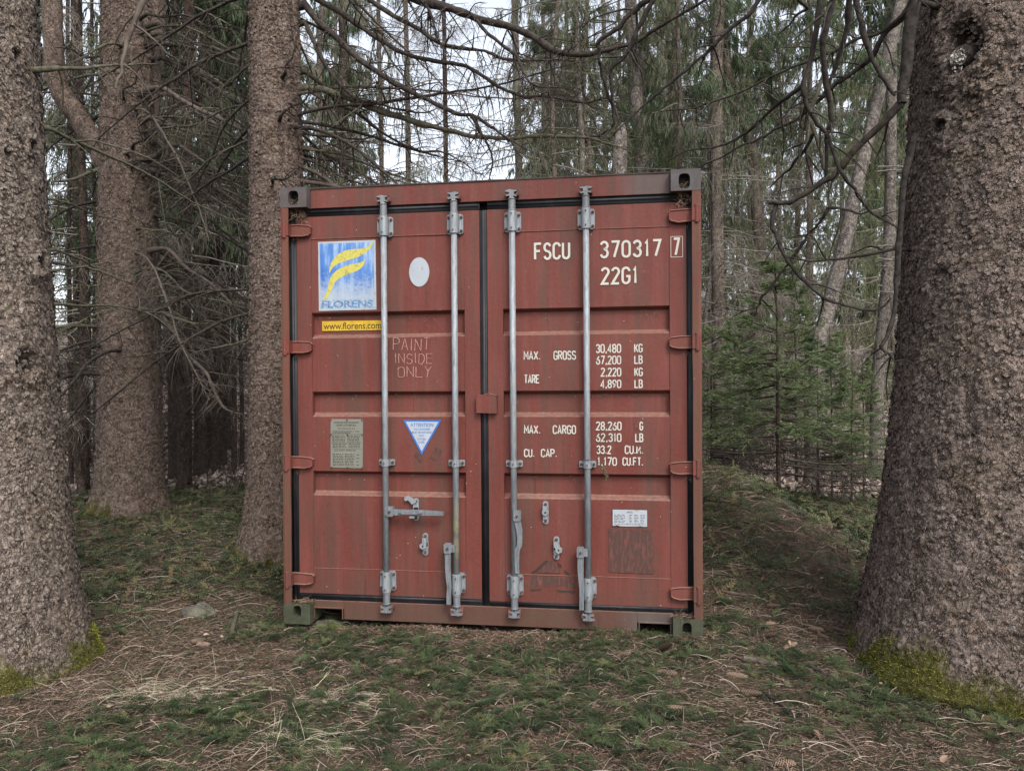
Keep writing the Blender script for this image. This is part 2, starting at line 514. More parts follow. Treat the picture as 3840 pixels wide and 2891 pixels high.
def m_paint(name, base=(.121, .0335, .0258), grey=False, green=0.):
    s = NT(name, .68, .2)
    co = s.coord(); X, Y, Z = s.sep()
    big = s.noise(1.6, co, 4, .6)
    st = s.noise(5., s.coord(4., 1., .35), 5, .65)           # vertical wash streaks
    fine = s.noise(45., co, 4, .6)
    chalk = tuple(min(1, c * 1.22 + .02) for c in base); deep = tuple(c * f for c, f in zip(base, (.80, .66, .66)))
    c = s.mix(s.ramp(big, [(.3, 0.), (.7, 1.)]), deep, base)
    c = s.mix(s.math('MULTIPLY', s.ramp(st, [(.45, 0.), (.75, 1.)]), .45), c, chalk)
    c = s.mix(s.math('MULTIPLY', s.ramp(fine, [(.35, 0.), (.75, 1.)]), .25), c, (.128, .055, .044))
    dst = s.noise(3.2, s.coord(3.0, 1., .30), 6, .72)           # brown-grey runs of grime
    c = s.mix(s.math('MULTIPLY', s.ramp(dst, [(.46, 0.), (.66, 1.)]), .72), c, (.066, .040, .031))
    lo = s.math('ADD', s.math('MULTIPLY', Z, -2.6), 1.0)       # grime near the bottom rail
    lo = s.math('ADD', lo, s.math('SUBTRACT', s.noise(7., co, 5, .7), .45))
    c = s.mix(s.math('MULTIPLY', s.ramp(lo, [(.2, 0.), (.9, 1.)]), .6), c, (.070, .038, .029))
    run = s.noise(13., s.coord(3.2, 1., .11), 4, .6)           # thin rusty runs
    c = s.mix(s.math('MULTIPLY', s.ramp(run, [(.60, 0.), (.69, 1.)]), s.ramp(s.noise(2.6, co, 3), [(.40, 0.), (.56, .9)])), c, (.065, .027, .018))
    chp = s.noise(30., s.coord(1., 1., .8), 6, .8)            # chips down to primer and rust
    c = s.mix(s.math('MULTIPLY', s.ramp(chp, [(.665, 0.), (.685, 1.)]), .75), c, (.06, .030, .022))
    c = s.mix(s.math('MULTIPLY', s.ramp(s.noise(24., s.coord(1.3, 1., 1.), 6, .8), [(.685, 0.), (.70, 1.)]), .5), c, (.27, .16, .13))
    spk = s.noise(95., co, 3, .5)
    c = s.mix(s.math('MULTIPLY', s.ramp(spk, [(.665, 0.), (.70, 1.)]), .7), c, (.045, .03, .025))
    wsp = s.n('ShaderNodeTexVoronoi', feature='F1', i_Scale=13., i_Vector=co)
    c = s.mix(s.ramp(wsp.outputs[0], [(.028, .75), (.04, 0.)]), c, (.42, .36, .32))
    if grey:                                                    # grey repaired ends of the rails
        gx = s.math('ADD', s.math('MULTIPLY', X, 7.), -5.2)
        gx = s.math('ADD', gx, s.math('MULTIPLY', s.math('SUBTRACT', big, .5), 1.5), True)
        c = s.mix(s.math('MULTIPLY', gx, .85), c, s.mix(st, (.055, .048, .047), (.10, .076, .07)))
    if green:
        g = s.noise(8., co, 5, .7)
        c = s.mix(s.math('MULTIPLY', s.ramp(g, [(.35, 0.), (.6, 1.)]), green), c, (.062, .066, .034))
    gn = s.sep(s.n('ShaderNodeNewGeometry').outputs['True Normal'])[2]
    c = s.mix(s.math('MULTIPLY', s.ramp(gn, [(.25, 0.), (.6, 1.)]), s.ramp(fine, [(.3, .25), (.7, .8)])), c, (.19, .115, .09))   # dust lying on the ledges
    s.b.inputs['Roughness'].default_value = .6
    s.bump(s.math('ADD', s.math('MULTIPLY', fine, .5), big), .003)
    return s.color(c)


M['paint'] = m_paint('weathered_red_paint')
M['paint_rail'] = m_paint('weathered_red_rail_paint', (.118, .033, .026), True)
M['paint_sill'] = m_paint('grimy_red_sill_paint', (.100, .036, .030), True, .18)
M['paint_post'] = m_paint('rusty_post_paint', (.118, .039, .028), False, .25)
M['hinge_red'] = m_paint('hinge_red_paint', (.132, .038, .029))


def m_casting(name, a, b, grn):
    s = NT(name, .7, .3); co = s.coord(); n = s.noise(14., co, 5, .7); g = s.noise(5., co, 5, .7)
    c = s.mix(s.ramp(n, [(.3, 0.), (.7, 1.)]), a, b)
    c = s.mix(s.math('MULTIPLY', s.ramp(g, [(.4, 0.), (.6, 1.)]), .6), c, grn)
    s.bump(n, .003)
    return s.color(c)


M['cast_grey'] = m_casting('dark_grey_steel', (.045, .041, .042), (.085, .08, .083), (.06, .04, .036))
M['cast_green'] = m_casting('algae_green_steel', (.026, .030, .018), (.060, .064, .042), (.026, .032, .012))
M['dark'] = m_flat('hollow_shade_black', (.012, .011, .010), .95)  # near-black stands in for shade inside holes, pockets and gaps


def m_rubber():
    s = NT('black_rubber', .6, .35); co = s.coord()
    n = s.noise(6., co, 5, .7); st = s.noise(8., s.coord(3, 1, .3), 4)
    c = s.mix(s.ramp(n, [(.35, 0.), (.7, 1.)]), (.008, .009, .012), (.019, .020, .024))
    c = s.mix(s.math('MULTIPLY', s.ramp(st, [(.55, 0.), (.75, 1.)]), .45), c, (.055, .054, .045))
    return s.color(c)


M['rubber'] = m_rubber()


def m_galv(name='galvanised_steel', k=1.0, yellow=False):
    s = NT(name, .58, .4); co = s.coord(); X, Y, Z = s.sep()
    n = s.noise(30., s.coord(2.2, 2.2, .45), 5, .7); b = s.noise(5., co, 4)
    c = s.mix(s.ramp(n, [(.3, 0.), (.7, 1.)]), (.135 * k, .148 * k, .165 * k), (.26 * k, .282 * k, .305 * k))
    c = s.mix(s.math('MULTIPLY', s.ramp(b, [(.5, 0.), (.7, 1.)]), .5), c, (.20 * k, .21 * k, .20 * k))
    cr = s.noise(9., s.coord(9, 9, .55), 3, .6)
    c = s.mix(s.math('MULTIPLY', s.ramp(cr, [(.66, 0.), (.69, 1.)]), .75), c, (.055, .052, .05))
    gr = s.noise(11., s.coord(2, 2, .5), 5, .75)
    c = s.mix(s.math('MULTIPLY', s.ramp(gr, [(.54, 0.), (.70, 1.)]), .6), c, (.085, .068, .055))
    if yellow:
        z0 = s.math('SUBTRACT', 1., s.math('MULTIPLY', s.math('ABSOLUTE', s.math('SUBTRACT', Z, .55)), 4.2), True)
        c = s.mix(s.math('MULTIPLY', z0, s.ramp(s.noise(14., co, 4, .7), [(.35, 0.), (.55, .9)])), c, (.45, .42, .25))
    s.b.inputs['Metallic'].default_value = .25
    s.bump(n, .0015)
    return s.color(c)


M['galv'] = m_galv()
M['galv_yellow'] = m_galv('galvanised_steel_yellow_stains', 1., True)
M['galv_dark'] = m_galv('dull_galvanised_steel', .72)
M['rust'] = m_casting('rusty_bolt', (.05, .028, .022), (.11, .06, .045), (.03, .022, .02))
M['rust_red'] = m_casting('rusty_red_keeper', (.09, .035, .028), (.19, .07, .05), (.05, .03, .025))
M['roof_dark'] = m_casting('dark_roof_edge', (.02, .015, .014), (.06, .035, .03), (.03, .03, .02))


def m_white(name, c=(.43, .415, .375), wear=.62):
    s = NT(name, .7, .25); co = s.coord(); n = s.noise(28., co, 5, .7); b = s.noise(6., co, 3)
    x = s.mix(s.ramp(b, [(.3, 0.), (.7, 1.)]), tuple(k * .86 for k in c), c)
    x = s.mix(s.ramp(n, [(wear, 0.), (wear + .04, .55)]), x, (.25, .12, .09))
    return s.color(x)


M['white_mark'] = m_white('white_stencil_paint')
M['chalk'] = m_flat('chalk_scratch', (.33, .19, .16), .95, var=.35, scale=120)
M['blue_ink'] = m_flat('blue_ink', (.03, .11, .36), .6, var=.15)
M['black_ink'] = m_flat('dark_ink', (.03, .025, .02), .7, var=.2)
M['ghost_ink'] = m_flat('worn_dark_ink', (.10, .045, .04), .8, var=.4, scale=60)
M['sticker_yellow'] = m_flat('yellow_sticker', (.42, .27, .02), .5, var=.18, scale=30)
M['sticker_white'] = m_white('white_sticker', (.31, .34, .375), .60)
M['plate_metal'] = m_white('weathered_metal_plate', (.16, .16, .135), .7)


def m_logo_blue():
    s = NT('faded_blue_sticker', .6, .3); co = s.coord()
    st = s.noise(10., s.coord(3.2, 1, .3), 5, .7); n = s.noise(70., co, 4, .7); b = s.noise(5.5, co, 3)
    X, Y, Z = s.sep()
    t = s.math('ADD', s.math('MULTIPLY', st, .7), s.math('MULTIPLY', b, .5))
    c = s.ramp(t, [(.44, (.028, .10, .32)), (.60, (.07, .17, .40)), (.74, (.27, .36, .50))])
    lowz = s.math('ADD', s.math('MULTIPLY', Z, -4.2), 9.1, True)
    w_ = s.math('ADD', s.math('MULTIPLY', lowz, .42), s.math('MULTIPLY', n, .55))
    c = s.mix(s.ramp(w_, [(.43, 0.), (.66, .85)]), c, (.29, .33, .37))
    return s.color(c)


M['logo_blue'] = m_logo_blue()


def m_yellow():
    s = NT('speckled_yellow_emblem', .6, .3); n = s.noise(70., s.coord(), 4, .7)
    return s.color(s.mix(s.ramp(n, [(.52, 0.), (.62, .7)]), (.40, .36, .08), (.17, .15, .06)))


M['emblem'] = m_yellow()


def m_patch():
    s = NT('scraped_adhesive_patch', .75, .2); n = s.noise(42., s.coord(1.6, 1, .4), 6, .8)
    return s.color(s.mix(s.ramp(n, [(.48, 0.), (.66, .9)]), (.058, .032, .027), (.15, .05, .042)))


M['patch'] = m_patch()

cont = setprops(empty('shipping_container'), 'weathered red steel shipping container with its closed double doors facing the viewer', 'shipping container')


def part(name, acc, mats, parent=cont, smooth=False, bw=0, seg=2, label=None):
    mats = mats if isinstance(mats, (list, tuple)) else [mats]
    o = link(name, acc.mesh(name, [M[k] for k in mats], smooth), parent)
    if bw: bev(o, bw, seg)
    if label: o['label'] = label
    return o


LEN = 6.058
# ---- shell
for sx in (-1, 1):
    a = Acc(); n = 46; ys = np.linspace(.12, LEN - .1, n * 4 + 1)
    xs = sx * (1.205 - np.array([0, 0, .036, .036] * n + [0])[:len(ys)])
    V = [(x, y, z) for z in (.12, 2.50) for x, y in zip(xs, ys)]; m_ = len(ys)
    a.add(V, [(i, i + 1, m_ + i + 1, m_ + i) for i in range(m_ - 1)])
    box(a, sx * 1.219, sx * 1.17, .12, LEN - .1, 2.50, 2.575); box(a, sx * 1.219, sx * 1.17, .12, LEN - .1, .02, .12)
    part('side_wall', a, 'paint')
a = Acc(); n = 60; ys = np.linspace(.12, LEN - .05, n + 1)
V = [(x, y, 2.578 + (.012 if i % 2 else 0)) for x in (-1.17, 1.17) for i, y in enumerate(ys)]
a.add(V, [(i, n + 1 + i, n + 2 + i, i + 1) for i in range(n)]); part('roof', a, 'paint')
a = Acc(); box(a, -1.2, 1.2, LEN - .06, LEN - .02, .05, 2.55); part('rear_wall', a, 'paint')
a = Acc(); box(a, -1.169, 1.169, .13, LEN - .07, .13, .16); box(a, -1.2, 1.2, .135, .16, .161, 2.57)  # floor, then an added near-black sheet giving shade to the door gaps
for k in range(12): box(a, -1.168, 1.168, .35 + k * .47, .40 + k * .47, .03, .129)
part('floor_frame_and_backing', a, 'dark')


def hole_plate(acc, x0, x1, z0, z1, y, cx, cz, hw, hh, dep, m=0, md=1):
    n = 32; inn = []; out = []
    for k in range(n):
        t = (k + .5) / n * 2 * PI; c, s_ = math.cos(t), math.sin(t)
        e = 2 / 3.2
        inn.append((cx + hw * math.copysign(abs(c) ** e, c), cz + hh * math.copysign(abs(s_) ** e, s_)))
        f = 1 / max(abs(c), abs(s_)); ox = c * f; oz = s_ * f
        out.append((cx + (x1 - cx) * ox if ox > 0 else cx + (cx - x0) * ox, cz + (z1 - cz) * oz if oz > 0 else cz + (cz - z0) * oz))
    for t in (1, 3, 5, 7):   # snap nearest sample to the corner
        qx = x1 if t in (1, 7) else x0; qz = z1 if t in (1, 3) else z0
        j = min(range(n), key=lambda i: abs(out[i][0] - qx) + abs(out[i][1] - qz)); out[j] = (qx, qz)
    V = [(x, y, z) for x, z in out] + [(x, y, z) for x, z in inn] + [(x, y + dep, z) for x, z in inn]
    Q = [(i, (i + 1) % n, n + (i + 1) % n, n + i) for i in range(n)]
    acc.add(V, Q, None, m)
    acc.add(V, [(n + i, n + (i + 1) % n, 2 * n + (i + 1) % n, 2 * n + i) for i in range(n)], None, m)
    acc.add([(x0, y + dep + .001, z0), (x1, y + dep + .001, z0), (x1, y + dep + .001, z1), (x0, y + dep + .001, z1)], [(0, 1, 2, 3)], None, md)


def casting(x0, x1, z0, z1, hole, mat, front=True):
    a = Acc(); y0, y1 = (0., .17) if front else (LEN - .178, LEN)
    if front:
        hole_plate(a, x0, x1, z0, z1, y0, *hole, .045)
    V = [(x, y, z) for z in (z0, z1) for y in (y0, y1) for x in (x0, x1)]
    F = [(0, 2, 3, 1), (4, 5, 7, 6), (2, 6, 7, 3), (0, 4, 6, 2), (1, 3, 7, 5)]
    if not front: F.append((0, 1, 5, 4))
    a.add(V, F)
    if front and z0 > 1:   # needles caught in the hole
        P = np.column_stack([rng.uniform(hole[0] - .025, hole[0] + .025, 40), rng.uniform(y0 + .01, y0 + .035, 40), np.full(40, hole[1] - hole[3] * .8) + rng.uniform(0, .03, 40)])
        blades(a, P, rng.normal(0, 1, (40, 3)) * [1, .3, .6], .035, .0022, 2)
    return part('corner_casting', a, [mat, 'dark', 'deadneedle'])


casting(-1.219, -1.054, 2.473, 2.591, (-1.136, 2.529, .032, .042), 'cast_grey')
casting(1.057, 1.219, 2.473, 2.591, (1.130, 2.526, .031, .041), 'cast_grey')
c = casting(-1.219, -1.054, .0, .118, (-1.1345, .0745, .0245, .034), 'cast_green'); c['label'] = 'mossy green bottom corner casting'
c = casting(1.057, 1.219, -.012, .118, (1.1325, .064, .025, .035), 'cast_green'); c['label'] = 'mossy green bottom corner casting'
for sx in (-1, 1):
    for z0 in (0., 2.473):
        casting(min(sx * 1.219, sx * 1.057), max(sx * 1.219, sx * 1.057), z0, z0 + .118, None, 'cast_grey', False)

# ---- corner posts
for sx in (-1, 1):
    a = Acc(); nz = 60; zs = np.linspace(.118, 2.473, nz)
    j = .003 * (fbm(zs * 3 + 5 * sx, zs * 0 + 2, 61, 3) - .5) * 2
    x1 = 1.171 + j
    loop = lambda k: [(sx * 1.219, .14, zs[k]), (sx * 1.219, .004, zs[k]), (sx * (1.206), .001, zs[k]), (sx * x1[k], .003, zs[k]), (sx * x1[k], .014, zs[k]), (sx * 1.2085, .014, zs[k]), (sx * 1.2085, .14, zs[k])]
    V = [p for k in range(nz) for p in loop(k)]
    a.add(V, [(k * 7 + i, k * 7 + i + 1, (k + 1) * 7 + i + 1, (k + 1) * 7 + i) for k in range(nz - 1) for i in range(6)])
    part('corner_post', a, 'paint_post')

# ---- header and sill
a = Acc(); box(a, -1.053, 1.056, .06, .13, 2.4755, 2.589)
part('header', a, 'paint_rail', bw=.002)
a = Acc(); xs = np.linspace(-1.052, 1.056, 90); zz = 2.5895 + .006 * fbm(xs * 8, xs * 0, 66, 4)
yy = .052 + .006 * (fbm(xs * 5, xs * 0 + 3, 67, 3))
V = []
for x, z, y in zip(xs, zz, yy): V += [(x, y, 2.5892), (x, y, z + .004), (x, .17, z + .003)]
a.add(V, [(k * 3 + i, k * 3 + i + 3, k * 3 + i + 4, k * 3 + i + 1) for k in range(89) for i in range(2)])
part('roof_edge', a, 'roof_dark')
a = Acc()
box(a, -.866, .862, .06, .15, .02, .1275)
box(a, -1.053, -.8665, .06, .15, .082, .1275); box(a, .8625, 1.056, .06, .15, .070, .1275)
for x0, x1, zt in ((-1.053, -.877, .082), (.870, 1.044, .070)):   # rims of the fork pockets
    box(a, x0, x1 + .008, .052, .0595, zt, zt + .008); box(a, x1, x1 + .008, .052, .0595, .02, zt - .0005)
    box(a, x0, x0 + .006, .052, .0595, .02, zt - .0005)
o = part('sill', a, 'paint_sill', bw=.0015)
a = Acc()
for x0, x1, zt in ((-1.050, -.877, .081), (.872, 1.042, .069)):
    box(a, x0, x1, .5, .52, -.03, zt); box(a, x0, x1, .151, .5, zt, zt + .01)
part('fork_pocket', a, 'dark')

# ---- doors
RIB = [(.3205, 0), (.757, 0), (.783, 1), (.884, 1), (.905, 0), (1.229, 0), (1.254, 1), (1.358, 1), (1.380, 0), (1.698, 0), (1.722, 1), (1.832, 1), (1.853, 0), (2.2925, 0)]
YP, YF, YR = .0695, .0655, .1055


def door(x0, x1, p0, p1, zb):
    a = Acc(); zs = []; ys = []
    for (za, ra), (zb_, rb) in zip(RIB[:-1], RIB[1:]):
        m_ = max(3, int((zb_ - za) / .03))
        for k in range(m_): t = k / m_; zs.append(za + (zb_ - za) * t); ys.append(YP + (YR - YP) * (ra + (rb - ra) * (sst(0, 1, t) if ra != rb else t)))
    zs.append(RIB[-1][0]); ys.append(YP); zs = np.array(zs); ys = np.array(ys); nx = 40
    xs = np.linspace(p0, p1, nx); X, Z = np.meshgrid(xs, zs)
    Y = ys[:, None] + .0075 * (fbm(X * 3.4 + 9, Z * 3.4, 71, 3) - .5)
    V = np.stack([X, Y, Z], -1).reshape(-1, 3); i = np.arange(len(zs) * nx).reshape(len(zs), nx)
    Q = np.stack([i[:-1, :-1], i[:-1, 1:], i[1:, 1:], i[1:, :-1]], -1).reshape(-1, 4)
    a.add(V, Q)
    box(a, x0, p0, YF, .13, zb, 2.4265); box(a, p1, x1, YF, .13, zb, 2.4265)
    box(a, p0 + .0005, p1 - .0005, YF + .0015, .13, 2.293, 2.4265); box(a, p0 + .0005, p1 - .0005, YF + .0015, .13, zb, .320)
    for z in (2.2935, .3195): rod(a, [(p0 + .003, YF + .002, z), ((p0 + p1) / 2, YF + .002, z + .001), (p1 - .003, YF + .002, z)], .0028, 6)
    return part('door', a, 'paint', label='left door with blue emblem sticker' if x0 < -1 else 'right door with white stencilled numbers')


dL = door(-1.1465, -.0285, -1.055, -.118, .168)
dR = door(.0175, 1.1435, .108, 1.052, .160)
for d, x0, x1, zb in ((dL, -1.1465, -.0285, .1685), (dR, .0175, 1.1435, .1605)):
    a = Acc(); yb = .074; left = d is dL

    def strip(x0_, x1_, z0_, z1_):
        box(a, x0_, x1_, yb, .12, z0_, z1_)
        if x1_ - x0_ > z1_ - z0_: rod(a, [(x0_ + .004, yb, (z0_ + z1_) / 2 + .006), (x1_ - .004, yb, (z0_ + z1_) / 2 + .006)], .009, 8)
        else: rod(a, [((x0_ + x1_) / 2, yb, z0_ + .004), ((x0_ + x1_) / 2, yb, z1_ - .004)], .010, 8)
    strip(-1.208 if left else x1, x0 if left else 1.208, .119, 2.4722)      # hinge side
    strip(x0, x1, 2.427, 2.4745)
    strip(x0, x1, .1285, zb - .0005)
    if left: strip(-.0280, .0170, .129, 2.4265)
    part('gasket', a, 'rubber', d, True)
# dirt caught behind the corner castings
for sx in (-1, 1):
    a = Acc(); n = 160
    P = np.column_stack([sx * rng.uniform(1.09, 1.165, n), rng.uniform(.03, .07, n), 2.470 - rng.uniform(0, .06, n) ** 1.0])
    blades(a, P, rng.normal(0, 1, (n, 3)) * [1, .4, 1], rng.uniform(.02, .05, n), .003)
    n = 200; P = np.column_stack([sx * rng.uniform(1.06, 1.168, n), rng.uniform(.01, .07, n), .121 + rng.uniform(0, .012, n)])
    blades(a, P, rng.normal(0, 1, (n, 3)) * [1, .5, .25], rng.uniform(.02, .06, n), .003)
    setprops(link('caught_needles', a.mesh('caught_needles', [M['deadneedle']])), 'dead needles packed behind the %s casting and on the ledge of the container' % ('upper left' if sx < 0 else 'upper right'), 'dead needles', kind='stuff')

# hinges
for sx, d, zs in ((-1, dL, (2.343, 1.647, .958, .260)), (1, dR, (2.346, 1.645, .948, .250))):
    for i, z in enumerate(zs):
        a = Acc(); f = lambda t: sx * t
        w_ = rng.uniform(-.002, .002, 8)
        poly = [(1.188, z - .034), (1.150, z - .033), (1.100, z - .036 + w_[0]), (1.062, z - .028 + w_[1]), (1.050, z - .018), (1.046, z + .016), (1.056, z + .026 + w_[2]), (1.110, z + .031), (1.188, z + .033)]
        prism(a, [(f(x), q) for x, q in poly], .040, .066)
        for pl in (poly[:5], poly[5:]):
            rod(a, [(f(x), .040, q) for x, q in pl], .0055, 6)
        prism(a, [(f(x), q) for x, q in ((1.169, z - .036), (1.213, z - .038), (1.214, z + .037), (1.169, z + .036))], -.004, .040)
        rod(a, [(f(1.196), .001, z - .048), (f(1.196), .001, z + .048)], .0125, 10)
        part('hinge', a, 'hinge_red', d, False, .0015)

# lock box over the centre gasket
a = Acc(); prism(a, [(-.047, 1.256), (.072, 1.252), (.073, 1.352), (.05, 1.354), (-.046, 1.356)], .030, .062)
rod(a, [(-.0, .045, 1.360), (.03, .040, 1.363), (.072, .045, 1.351)], .004, 6)
part('overlap_plate', a, 'paint', dR, False, .002)


def bolt(a, x, y, z, r=.0085, m=1):
    rod(a, [(x, y - .009, z), (x, y, z)], r, 6, m)
    rod(a, [(x, y - .013, z), (x, y - .009, z)], r * .5, 8, m)


# locking bars
for i, (bx, mat) in enumerate(((-.590, 'galv'), (-.169, 'galv_yellow'), (.170, 'galv'), (.590, 'galv'))):
    yb = .024
    a = Acc()
    rod(a, [(bx, yb, .12), (bx, yb, 2.48)], .0178, 18)
    bar = part('locking_bar', a, mat, cont, True)
    for top in (1, 0):
        z0 = 2.347 if top else .262; sg = 1 if top else -1
        a = Acc()
        xa, xb = (-.048, .048) if not (i == 1 and not top) and not (i == 3 and not top) else (-.020, .046)
        prism(a, rrect(bx + xa, bx + xb, z0 - .058, z0 + .058, .016), .052, .064)
        rod(a, [(bx, yb, z0 - .060), (bx, yb, z0 - .058), (bx, yb, z0 + .058), (bx, yb, z0 + .060)], [.020, .0255, .0255, .020], 20)
        rod(a, [(bx, yb, z0 + sg * .061), (bx, yb, z0 + sg * .066)], .0235, 18)
        box(a, bx - .026, bx - .020, yb, .0525, z0 - .05, z0 + .05); box(a, bx + .020, bx + .026, yb, .0525, z0 - .05, z0 + .05)
        for qx in (-.038, .038):
            if qx < xa: continue
            for qz in (-.040, .040): bolt(a, bx + qx, .052, z0 + qz)
        for qz in (-.040, .040): bolt(a, bx, yb - .0245, z0 + qz, .004)
        part('bar_guide', a, ['galv', 'rust'], bar, False, .0012)
        # cam end
        a = Acc(); zc = 2.500 if top else .108
        rod(a, [(bx, yb, z0 + sg * .067), (bx, yb, zc - sg * .03)], .0205, 16)
        rod(a, [(bx, yb, zc - sg * .034), (bx, yb, zc - sg * .028), (bx, yb, zc - sg * .022)], [.018, .025, .018], 16)
        jaw = [(-.006, -.026), (.010, -.026), (.012, -.012), (.030, -.013), (.034, -.006), (.014, -.001), (.013, .008), (.034, .013), (.036, .020), (.012, .024), (-.014, .023), (-.033, .021), (-.030, .013), (-.015, .010), (-.016, -.003), (-.034, -.008), (-.028, -.016), (-.012, -.013)]
        jaw = [(x + rng.uniform(-.002, .002), z) for x, z in jaw]
        prism(a, [(bx + x * (1 if i % 2 else -1), zc + sg * z) for x, z in jaw][::(1 if (i % 2) == (sg > 0) else -1)], yb - .016, yb + .022)
        part('cam_end', a, 'galv_dark', bar, False, .003, 2)
        a = Acc()
        side = 1 if (i % 2) else -1
        for s2 in (1, -1):
            if s2 * side > 0: pl = rrect(bx + s2 * .026 - .012, bx + s2 * .026 + .012, zc - .016, zc + .022, .009)
            else: pl = rrect(bx + s2 * .030 - .009, bx + s2 * .030 + .009, zc - .012, zc + .014, .006)
            prism(a, pl, yb - .008, .0595)
        part('cam_keeper', a, 'rust_red', bar, False, .003, 2)
    # middle clip
    a = Acc(); z0 = .962
    prism(a, rrect(bx - .048, bx + .048, z0 - .018, z0 + .018, .006), .050, .062)
    rod(a, [(bx, yb, z0 - .020), (bx, yb, z0 - .0195), (bx, yb, z0 + .0195), (bx, yb, z0 + .020)], [.019, .0235, .0235, .019], 18)
    box(a, bx - .0235, bx - .018, yb, .0505, z0 - .0195, z0 + .0195); box(a, bx + .018, bx + .0235, yb, .0505, z0 - .0195, z0 + .0195)
    for qx in (-.036, .036): bolt(a, bx + qx, .050, z0)
    bolt(a, bx, yb - .0225, z0, .004)
    part('bar_clip', a, ['galv', 'rust'], bar, False, .001)
    # handle
    hx, hz = ((-.557, .681), (-.214, .475), (.191, .670), (.550, .472))[i]
    a = Acc()
    sgn = 1 if hx > bx else -1
    prism(a, rrect(hx - .021, hx + .021, hz - .028, hz + .028, .008), -.012, -.007)
    prism(a, rrect(hx - .021, hx + .021, hz - .028, hz + .028, .008), .018, .023)
    box(a, hx - .019, hx + .019, -.0068, .0178, hz + .020, hz + .027)
    box(a, min(bx, hx - sgn * .01), max(bx, hx - sgn * .01), -.0065, .0175, hz - .022, hz + .019)
    bolt(a, hx, -.012, hz, .0075)
    if i == 0:
        prism(a, [(hx + .010, hz - .022), (hx + .14, hz - .017), (hx + .17, hz - .020), (hx + .319, hz - .018), (hx + .321, hz + .004), (hx + .17, hz + .012), (hx + .10, hz + .011), (hx + .010, hz + .014)], -.003, .012)
        prism(a, [(hx + .055, hz - .004), (hx + .085, hz - .012), (hx + .16, hz - .012), (hx + .195, hz - .004), (hx + .16, hz + .004), (hx + .085, hz + .004)], -.018, -.0032)
    else:
        ln = .32
        cs = {1: [(0, 0), (.03, 0), (.10, -.001), (.16, .002), (.22, .008), (.26, .004), (.322, .003)],
              2: [(0, 0), (.03, .004), (.07, .012), (.12, .015), (.165, .012), (.19, -.001), (.25, -.003), (.325, -.001)],
              3: [(0, 0), (.03, 0), (.08, -.001), (.14, .001), (.19, .006), (.24, .005), (.322, .004)]}[i]
        L_ = []; R_ = []
        for t, dx in cs:
            wd = .017 if t < .1 else (.015 if t < .2 else .0125)
            L_.append((hx + dx - wd, hz - .012 - t * .97)); R_.append((hx + dx + wd, hz - .012 - t * .97))
        prism(a, L_ + R_[::-1], -.003, .014)
    # cast letters read as small raised ticks
    for k in range(9):
        if i == 0: box(a, hx + .205 + k * .0115, hx + .211 + k * .0115, -.0045, -.0031, hz - .011, hz - .002)
        else: box(a, hx - .001, hx + .009, -.0045, -.0031, hz - .215 - k * .0115, hz - .209 - k * .0115)
    part('door_handle', a, ['galv_dark', 'rust'], bar, False, .0018)

# handle catches
for i, (cx, z0, z1, d) in enumerate(((-.418, .618, .752, dL), (-.362, .416, .548, dL), (.348, .615, .747, dR), (.409, .413, .546, dR))):
    a = Acc(); zc = (z0 + z1) / 2
    prism(a, rrect(cx - .017, cx + .017, z0, z1, .0165), .058, .066)
    box(a, cx - .014, cx + .014, .0572, .0579, zc - .012, zc + .012, 2)
    bolt(a, cx, .058, z1 - .018, .0095); bolt(a, cx, .058, z0 + .018, .0085)
    if i == 0:
        prism(a, [(cx - .058, z1 + .012), (cx - .066, z1 + .004), (cx - .064, z1 - .014), (cx - .052, z1 - .016), (cx - .044, z1 - .010), (cx - .020, z1 - .036), (cx + .004, z1 - .024), (cx + .004, z1 - .008), (cx - .012, z1 - .002), (cx - .028, z1 + .006), (cx - .042, z1 + .013)], .044, .056)
        prism(a, rrect(cx - .020, cx + .010, z0 + .028, z0 + .040, .004), -.014, .057)
    else:
        lx = {1: -.011, 2: 0., 3: .014}[i]; lz = zc + (-.008 if i != 2 else .004)
        prism(a, [(cx - .015, z1 - .026), (cx + .013, z1 - .028), (cx + .015 + lx * .5, lz + .018), (cx + lx + .020, lz + .008), (cx + lx + .018, lz - .010), (cx + lx, lz - .020), (cx + lx - .018, lz - .008), (cx + lx - .018, lz + .010), (cx - .014, lz + .018)], .036, .057)
        rod(a, [(cx + lx, .034, lz), (cx + lx, .0362, lz)], .005, 8, 2)
        prism(a, [(cx - .011, z0 + .030), (cx + .011, z0 + .030), (cx + .013, z0 + .046), (cx - .013, z0 + .046)], .048, .057)
    part('handle_catch', a, ['galv', 'rust', 'dark'], d, False, .0018)

# ---------------------------------------------------------------- lettering
def arc(cx, cy, rx, ry, a0, a1, n=7):
    return [(cx + rx * math.cos(math.radians(a0 + (a1 - a0) * k / n)), cy + ry * math.sin(math.radians(a0 + (a1 - a0) * k / n))) for k in range(n + 1)]


